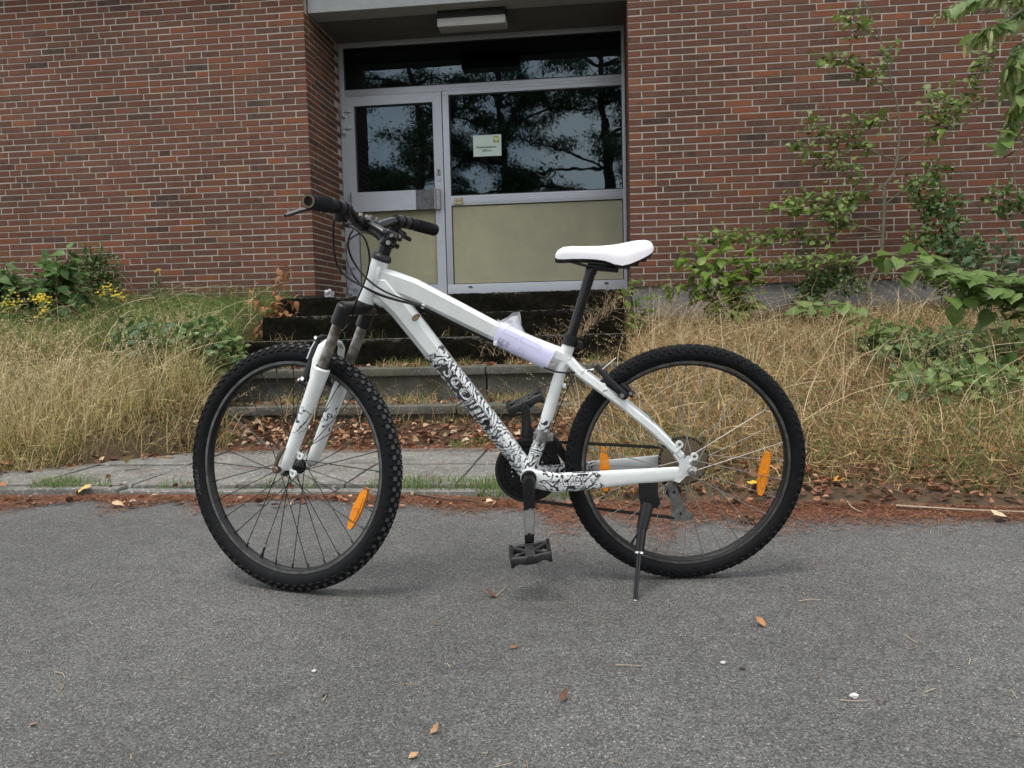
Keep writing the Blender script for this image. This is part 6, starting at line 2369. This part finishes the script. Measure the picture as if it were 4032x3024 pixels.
# arching dry stems in front of the lower steps
parts_ = []
n = 240
x = RNG.uniform(-2.9, .1, n)
yv = np.where(RNG.random(n) < .5, 5.10, 5.52) + RNG.uniform(-.08, .08, n)
parts_.append(stalks(x, yv, RNG.uniform(.12, .42, n), RNG.uniform(.6, 1.5, n), pick(STRAW_R, n), 6, .009))
n = 200
x = np.concatenate([RNG.uniform(-.5, .14, n // 2), RNG.uniform(-.9, .1, n - n // 2)])
yv = np.concatenate([RNG.uniform(5.95, 6.25, n // 2), RNG.uniform(5.68, 5.95, n - n // 2)])
V_, T_2, C_ = stalks(x, yv, RNG.uniform(.08, .26, n), RNG.uniform(.6, 1.5, n), pick([(.20, .13, .08), (.30, .21, .12), (.36, .28, .17)], n), 6, .009)
V_[:, 2] += .42
parts_.append((V_, T_2, C_))
A1 = stack(*parts_)
o = link('dry_weeds', big_mesh('dry_weeds', *A1[:2], M['grass'], {'col': A1[2]}))
o['kind'] = 'stuff'

# pine needles along the road edge
def needles(x, y, z, L, col, w=.0016):
    n = len(x)
    a = RNG.uniform(0, np.pi, n)
    dv = np.stack([np.cos(a), np.sin(a), RNG.uniform(-.12, .22, n)], 1) * (L / 2)[:, None]
    sv = np.stack([-np.sin(a), np.cos(a), np.zeros(n)], 1) * w / 2
    p = np.stack([x, y, z], 1)
    V = np.stack([p - dv - sv, p + dv - sv, p + dv + sv, p - dv + sv], 1).reshape(-1, 3)
    tris = (np.arange(n)[:, None, None] * 4 + np.array([(0, 1, 2), (0, 2, 3)])[None]).reshape(-1, 3)
    C = np.repeat(np.concatenate([col, np.ones((n, 1))], 1)[:, None, :], 4, 1).reshape(-1, 4)
    return V, tris, C


RUST = [(.165, .060, .030), (.125, .045, .024), (.21, .085, .042), (.095, .036, .022), (.27, .14, .07)]
n = 52000
x = RNG.uniform(-4.6, 3.4, n)
edge = 3.30 + .025 * np.sin(x * 3.1) - .20 * sstep(-.8, .3, x)
wd = .040 + .20 * clump(x * 1.6, x * .9, 1.3) ** 2 + .05 * sstep(-.3, .6, x)
y = edge - np.abs(RNG.normal(0, 1, n)) * wd + .05
k = y < 3.34 + .1 * (x > -.2)
x, y = x[k], y[k]
z = np.maximum(np.where(x > -.2, ground_z(x, y), 0), 0) + RNG.uniform(.002, .012, len(x))
P1 = needles(x, y, z, RNG.uniform(.015, .05, len(x)), pick(RUST, len(x), .3), .0020)
x, y = RNG.uniform(-2.5, 2.2, 420), 3.2 - 2.1 * RNG.random(420) ** 1.7
P2 = needles(x, y, np.full(420, .004), RNG.uniform(.008, .034, 420), pick([(.20, .13, .08), (.10, .06, .04), (.33, .27, .18)], 420), .0018)
x, y = RNG.uniform(-3.6, -.1, 6000), 4.3 + np.abs(RNG.normal(0, .28, 6000))
k = (y < 5.2)
x, y = x[k], y[k]
P3 = needles(x, y, np.maximum(ground_z(x, y), .036 * (y < 4.46)) + RNG.uniform(.003, .014, len(x)), RNG.uniform(.015, .06, len(x)), pick(RUST, len(x), .3), .0024)
x, y = patch(5200, -4.2, -.1, 3.36, 4.5)
k = clump(x * 2.3, y * 3.1, 1.7) > .62
x, y = x[k], y[k]
P4 = needles(x, y, np.full(len(x), .040), RNG.uniform(.010, .045, len(x)), pick(RUST, len(x), .3), .0022)
A1 = stack(P1, P2, P3, P4)
o = link('pine_needles', big_mesh('pine_needles', *A1[:2], M['litter'], {'col': A1[2]}))
o['kind'] = 'stuff'

# dead leaves lying thick between path and steps and along the verge
DEAD = [(.22, .090, .042), (.29, .150, .082), (.36, .25, .15), (.16, .062, .032), (.10, .042, .026), (.26, .12, .056), (.43, .33, .22), (.14, .055, .030), (.09, .045, .03)]


def litter(x, y, z, size, cols, up=1.2):
    n = len(x)
    a = RNG.uniform(0, 2 * np.pi, n)
    d = np.stack([np.cos(a), np.sin(a), RNG.uniform(-.25, .45, n)], 1)
    u = RNG.normal(size=(n, 3)) * .55 + A(0, 0, up)
    return leaf_cards(np.stack([x, y, z], 1), d, u, size, pick(cols, n, .25), .36, RNG.uniform(.05, .4))


x = RNG.uniform(-3.4, .15, 1900)
y = 4.40 + RNG.beta(1.4, 1.6, 1900) * .85
P1 = litter(x, y, ground_z(x, y) + RNG.uniform(.008, .028, len(x)), RNG.uniform(.018, .058, len(x)), DEAD)
x = RNG.uniform(-.35, 3.6, 1500)
y = 3.10 + RNG.beta(1.3, 3.2, 1500) * 1.3
P2 = litter(x, y, np.maximum(ground_z(x, y), 0) + RNG.uniform(.006, .03, len(x)), RNG.uniform(.014, .046, len(x)), DEAD[3:6] + DEAD[7:] + DEAD[:2])
x = RNG.uniform(-4.8, -.4, 260)
y = 3.12 + np.abs(RNG.normal(0, .13, 260))
P3 = litter(x, y, np.where(y > 3.34, .038, .004) + RNG.uniform(.002, .012, len(x)), RNG.uniform(.016, .045, len(x)), DEAD)
x, y = patch(700, -4.2, -2.3, 3.55, 4.9)
k = (x < -2.75 + (y - 3.72) * .9) & (x > -3.6 + (y - 3.72) * .75)
x, y = x[k], y[k]
P4 = litter(x, y, np.maximum(ground_z(x, y), .036) + RNG.uniform(.006, .02, len(x)), RNG.uniform(.018, .055, len(x)), DEAD)
n = 420
x, y = RNG.uniform(-2.75, .05, n), np.where(RNG.random(n) < .5, 5.85, 5.45) + RNG.uniform(-.12, .10, n)
P5 = litter(x, y, np.where(y > 5.65, .430, .20), RNG.uniform(.016, .05, n), DEAD)
A1 = stack(P1, P2, P3, P4, P5)
o = link('leaf_litter', big_mesh('leaf_litter', *A1[:2], M['litter'], {'col': A1[2]}))
o['kind'] = 'stuff'

# single leaves and crumbs one can point to
def fallen(label, px, py_, size, col, rot, z=0.0, kind='linden', curl=-.5, fold=.6):
    d = CF + (px * 1.8228 - 2016) / 3200 * CR - (py_ * 1.8228 - 1512) / 3200 * CU
    t = (z - CAM_H) / d[2]
    p = d * t + A(0, 0, CAM_H)
    lm = leaf_mesh('fallen_leaf', kind, simple_varied('fallen_leaf', col, .75, amount=.45, scale=9, lo=.4, hi=.65), fold, curl, int(px), .22)
    zs = np.array([q.co.z for q in lm.vertices])
    o = link('fallen_leaf', lm)
    o.location = (p[0], p[1], z + .002 - float(zs.min()) * size * .75)
    o.rotation_euler = (random.Random(px).uniform(-.25, .25), random.Random(py_).uniform(-.2, .2), rot)
    o.scale = (size, size, size)
    tag(o, label, 'leaf', 'single fallen leaves')
    if py_ > 1250:
        o.scale = (size * .72,) * 3


fallen('cream fallen leaf on the asphalt left of the front wheel', 243, 1098, .045, (.52, .37, .22), .3)
fallen('curled brown fallen leaf on the asphalt below the bottom pedal', 1072, 1293, .046, (.16, .060, .035), 2.8, kind='ovate', curl=.6, fold=.9)
fallen('folded orange brown leaf on the asphalt right of the kickstand', 1652, 1356, .042, (.42, .19, .07), 2.2, kind='ovate', curl=.5, fold=1.2)
fallen('cream crumpled leaf seen through the lower spokes of the rear wheel', 1600, 1132, .058, (.50, .36, .17), .2)
fallen('pale leaf on the asphalt by the verge right of the rear wheel', 2148, 1127, .062, (.58, .44, .28), .1)
fallen('dark brown crumpled leaf in the middle of the foreground asphalt', 1212, 1518, .032, (.12, .050, .030), 1.2, kind='ovate', curl=.8, fold=1.2)
fallen('light brown curled leaf low in the foreground asphalt', 930, 1587, .026, (.40, .22, .11), .7, kind='ovate', curl=.8, fold=1.1)
fallen('tan folded leaf at the bottom edge of the photo', 882, 1640, .024, (.46, .28, .14), .5, kind='ovate', curl=.6, fold=1.2)
fallen('small brown leaf on the asphalt in the bottom left corner', 64, 1568, .022, (.30, .16, .09), .1, kind='ovate', curl=.5, fold=.8)
fallen('tiny brown leaf on the asphalt under the top of the down tube shadow', 938, 1353, .018, (.15, .075, .045), 1.5, kind='ovate', curl=.5, fold=1.0)
fallen('flat brown leaf scrap on the asphalt below the curled brown leaf', 1100, 1401, .026, (.19, .085, .045), .2, kind='ovate', curl=.3, fold=.6)
fallen('bright yellow leaf lying on the verge behind the rear spokes', 1622, 1062, .075, (.62, .36, .03), .4, z=.035)
fallen('orange yellow leaf on the verge right of the rear wheel', 1818, 1050, .060, (.58, .28, .04), 2.6, z=.045)
fallen('big pale cream leaf on the leaf litter left of the front wheel', 345, 925, .095, (.60, .46, .32), .2, z=.10)
fallen('yellow cream leaf at the grassy edge of the paving', 280, 840 + 160, .075, (.58, .45, .20), 2.4, z=.075)
fallen('small orange leaf in the dry grass left of the paving', 208, 935, .055, (.60, .26, .03), 1.4, z=.13)
fallen('yellow leaf cluster on the needles below the kerb stone', 190, 1068, .070, (.58, .38, .12), 3.0, z=.012)


def stone(label, px, py_, s, col):
    d = CF + (px * 1.8228 - 2016) / 3200 * CR - (py_ * 1.8228 - 1512) / 3200 * CU
    p = d * (-CAM_H / d[2]) + A(0, 0, CAM_H)
    bm = bmesh.new()
    bmesh.ops.create_icosphere(bm, subdivisions=2, radius=1)
    q = random.Random(px)
    for v_ in bm.verts:
        v_.co *= q.uniform(.8, 1.15)
        v_.co.z *= .6
    me = bpy.data.meshes.new('pebble')
    bm.to_mesh(me)
    bm.free()
    me.materials.append(simple_varied('pebble', col, .8))
    o = link('pebble', me)
    o.scale = (s, s * .8, s)
    o.location = (p[0], p[1], s * .45)
    tag(o, label, 'pebble', 'pebbles on the asphalt')


stone('largest white pebble on the asphalt at lower right', 1845, 1507, .0085, (.55, .53, .50))
stone('pale pebble above the largest white one, nearer the kickstand', 1562, 1434, .006, (.50, .48, .45))
stone('white pebble on the asphalt low at left of centre', 678, 1452, .0055, (.52, .51, .48))
stone('dark pebble on the asphalt low at left', 703, 1504, .006, (.03, .03, .032))
stone('dark reddish crumb on the asphalt beside the pale pebble', 1604, 1446, .006, (.05, .03, .03))


def stick(label, pts, r, z=.004, mat='pale_twig'):
    P = []
    for px, py_ in pts:
        d = CF + (px * 1.8228 - 2016) / 3200 * CR - (py_ * 1.8228 - 1512) / 3200 * CU
        p = d * ((z - CAM_H) / d[2]) + A(0, 0, CAM_H)
        P.append(p)
    b = P[0].copy()
    mb = MB()
    Q = catmull(P, 4)
    mb.tube([p - b for p in Q], [r * (1 - .5 * i / len(Q)) for i in range(len(Q))], 6)
    o = obj('twig', mb, M[mat], None, 40)
    o.location = b
    tag(o, label, 'twig', 'twigs on the ground')


M['pale_twig'] = simple_varied('pale_twig', (.34, .27, .19), .85)
stick('long pale twig along the verge at the far right', [(1935, 1092), (2020, 1097), (2110, 1102), (2230, 1106)], .0045, .022)
stick('short forked pale twig on the needles behind the rear wheel', [(1830, 1083), (1842, 1097), (1860, 1105)], .003, .018)
stick('brown twig on the needles behind the chainring', [(870, 1062), (960, 1077), (1010, 1080), (1060, 1092)], .004, .016, 'twig')
stick('thin twig beside the curled brown leaf under the pedal', [(1072, 1288), (1082, 1278), (1092, 1268)], .0014)
stick('thin pale straw on the asphalt right of the rear wheel', [(1725, 1298), (1750, 1295), (1775, 1296)], .0015)
stick('thin pale straw low on the asphalt at right', [(1330, 1436), (1360, 1437), (1385, 1438)], .0014)
stick('crossed straw on the asphalt below the largest pebble', [(1815, 1512), (1845, 1514), (1875, 1513)], .0013)
stick('small curved straw on the asphalt at far left', [(118, 1451), (135, 1455), (140, 1465)], .0013)
stick('thin straw on the asphalt at upper right', [(1955, 1370), (1968, 1381), (1982, 1388)], .0013)

# crumpled plastic on the landing, paper scraps in the grass
mb = MB()
q = random.Random(2)
N_ = 6
V = []
for i in range(N_):
    for j in range(N_):
        V.append((-.05 + .10 * i / (N_ - 1) + q.uniform(-.010, .010), q.uniform(-.04, .04), .012 + .085 * j / (N_ - 1) + q.uniform(-.012, .012) - .02 * (i > 3)))
mb.add(V, [(i * N_ + j, (i + 1) * N_ + j, (i + 1) * N_ + j + 1, i * N_ + j + 1) for i in range(N_ - 1) for j in range(N_ - 1)])
m_, _n, _b = material('milky_plastic', (.62, .63, .66), .3)
_b.inputs['Alpha'].default_value = .8
o = obj('plastic_scrap', mb, m_)
o.location = tuple(at(712, 641, 7.6)[:2]) + (.985,)
tag(o, 'crumpled white plastic on the landing by the left brick corner', 'plastic scrap')
for lab, px, py_, Y_, s_ in (('white scrap caught in the dry grass right of the rear wheel', 1846, 880, 4.55, .030), ('crumpled white scrap low in the grass at far right', 2095, 928, 3.95, .040)):
    mb = MB()
    V = [(q.uniform(-1, 1) * s_, q.uniform(-1, 1) * s_ * .6, q.uniform(-.6, .6) * s_) for _ in range(14)]
    mb.add(V, [(0, 1, 2, 3), (3, 4, 5, 6), (6, 7, 8, 1), (2, 9, 10, 11), (11, 12, 13, 5), (8, 9, 4, 0)])
    o = obj('paper_scrap', mb, simple_varied('weathered_paper', (.60, .57, .54), .8))
    o.location = at(px, py_, Y_)
    tag(o, lab, 'paper scrap')

# ------------------------------------------------------------------ pines across the road, mirrored in the glass
def pine(label, x, y, H, seed):
    q = random.Random(seed)
    base = A(x, y, -.05)
    t = thing('pine_tree', label, 'tree', base, 'pines across the road')
    tr_ = catmull([A(0, 0, 0), A(q.uniform(-.3, .3), 0, H * .3), A(q.uniform(-.6, .6), q.uniform(-.4, .4), H * .62), A(q.uniform(-.7, .7), 0, H)], 4)
    mb = MB()
    mb.tube(tr_, [.26 - .22 * i / len(tr_) for i in range(len(tr_))], 10)
    obj('trunk', mb, M['pine_bark'], t, 50)
    mb = MB()
    P = []
    for k in range(26):
        u = .26 + .72 * k / 26
        i = int(u * (len(tr_) - 1))
        s0 = tr_[i]
        a = q.uniform(0, 6.283)
        L_ = (1 - (u - .3) * .85) * H * .34 * q.uniform(.6, 1.15)
        e = s0 + A(math.cos(a) * L_, math.sin(a) * L_, L_ * q.uniform(-.15, .35))
        m = (s0 + e) / 2 + A(q.uniform(-.2, .2), q.uniform(-.2, .2), q.uniform(.1, .5))
        c_ = catmull([s0, m, e], 4)
        mb.tube(c_, [.065 * (1 - .85 * j / len(c_)) for j in range(len(c_))], 6)
        for _ in range(4):
            j = q.randrange(3, len(c_))
            e2 = c_[j] + A(q.uniform(-1, 1), q.uniform(-1, 1), q.uniform(-.4, .6)) * .9
            mb.tube([c_[j], (c_[j] + e2) / 2 + A(0, 0, .1), e2], [.022, .014, .006], 5)
            for w_ in (.45, .75, 1.0):
                P.append(c_[j] * (1 - w_) + e2 * w_)
        P += c_[4:]
    obj('limb', mb, M['pine_bark'], t, 50)
    P = np.array(P)
    per = 150
    pos = np.repeat(P, per, 0)
    n = len(pos)
    pos = pos + RNG.normal(0, .20, (n, 3)) * A(1, 1, .7)
    V, T, C = leaf_cards(pos, rdir(n, -.1), rdir(n), RNG.uniform(.07, .17, n), pick([(.050, .100, .045), (.075, .135, .055), (.035, .075, .035), (.095, .15, .06)], n), .14, .05, True)
    o = link('crown', big_mesh('crown', V, T, M['pine'], {'col': C}), t)


pine('pine mirrored in the door pane, its trunk bending to the left', -6.9, -10.5, 12.5, 2)
pine('tall pine mirrored in the left half of the big window', -3.3, -12.5, 14.5, 4)
pine('pine with wide crown mirrored in the right half of the big window', .4, -10.8, 13.0, 7)
pine('pine mirrored at the left end of the transom pane', -10.4, -14.0, 14.0, 9)
pine('pine mirrored at the right edge of the glazing', 4.6, -13.0, 13.5, 11)
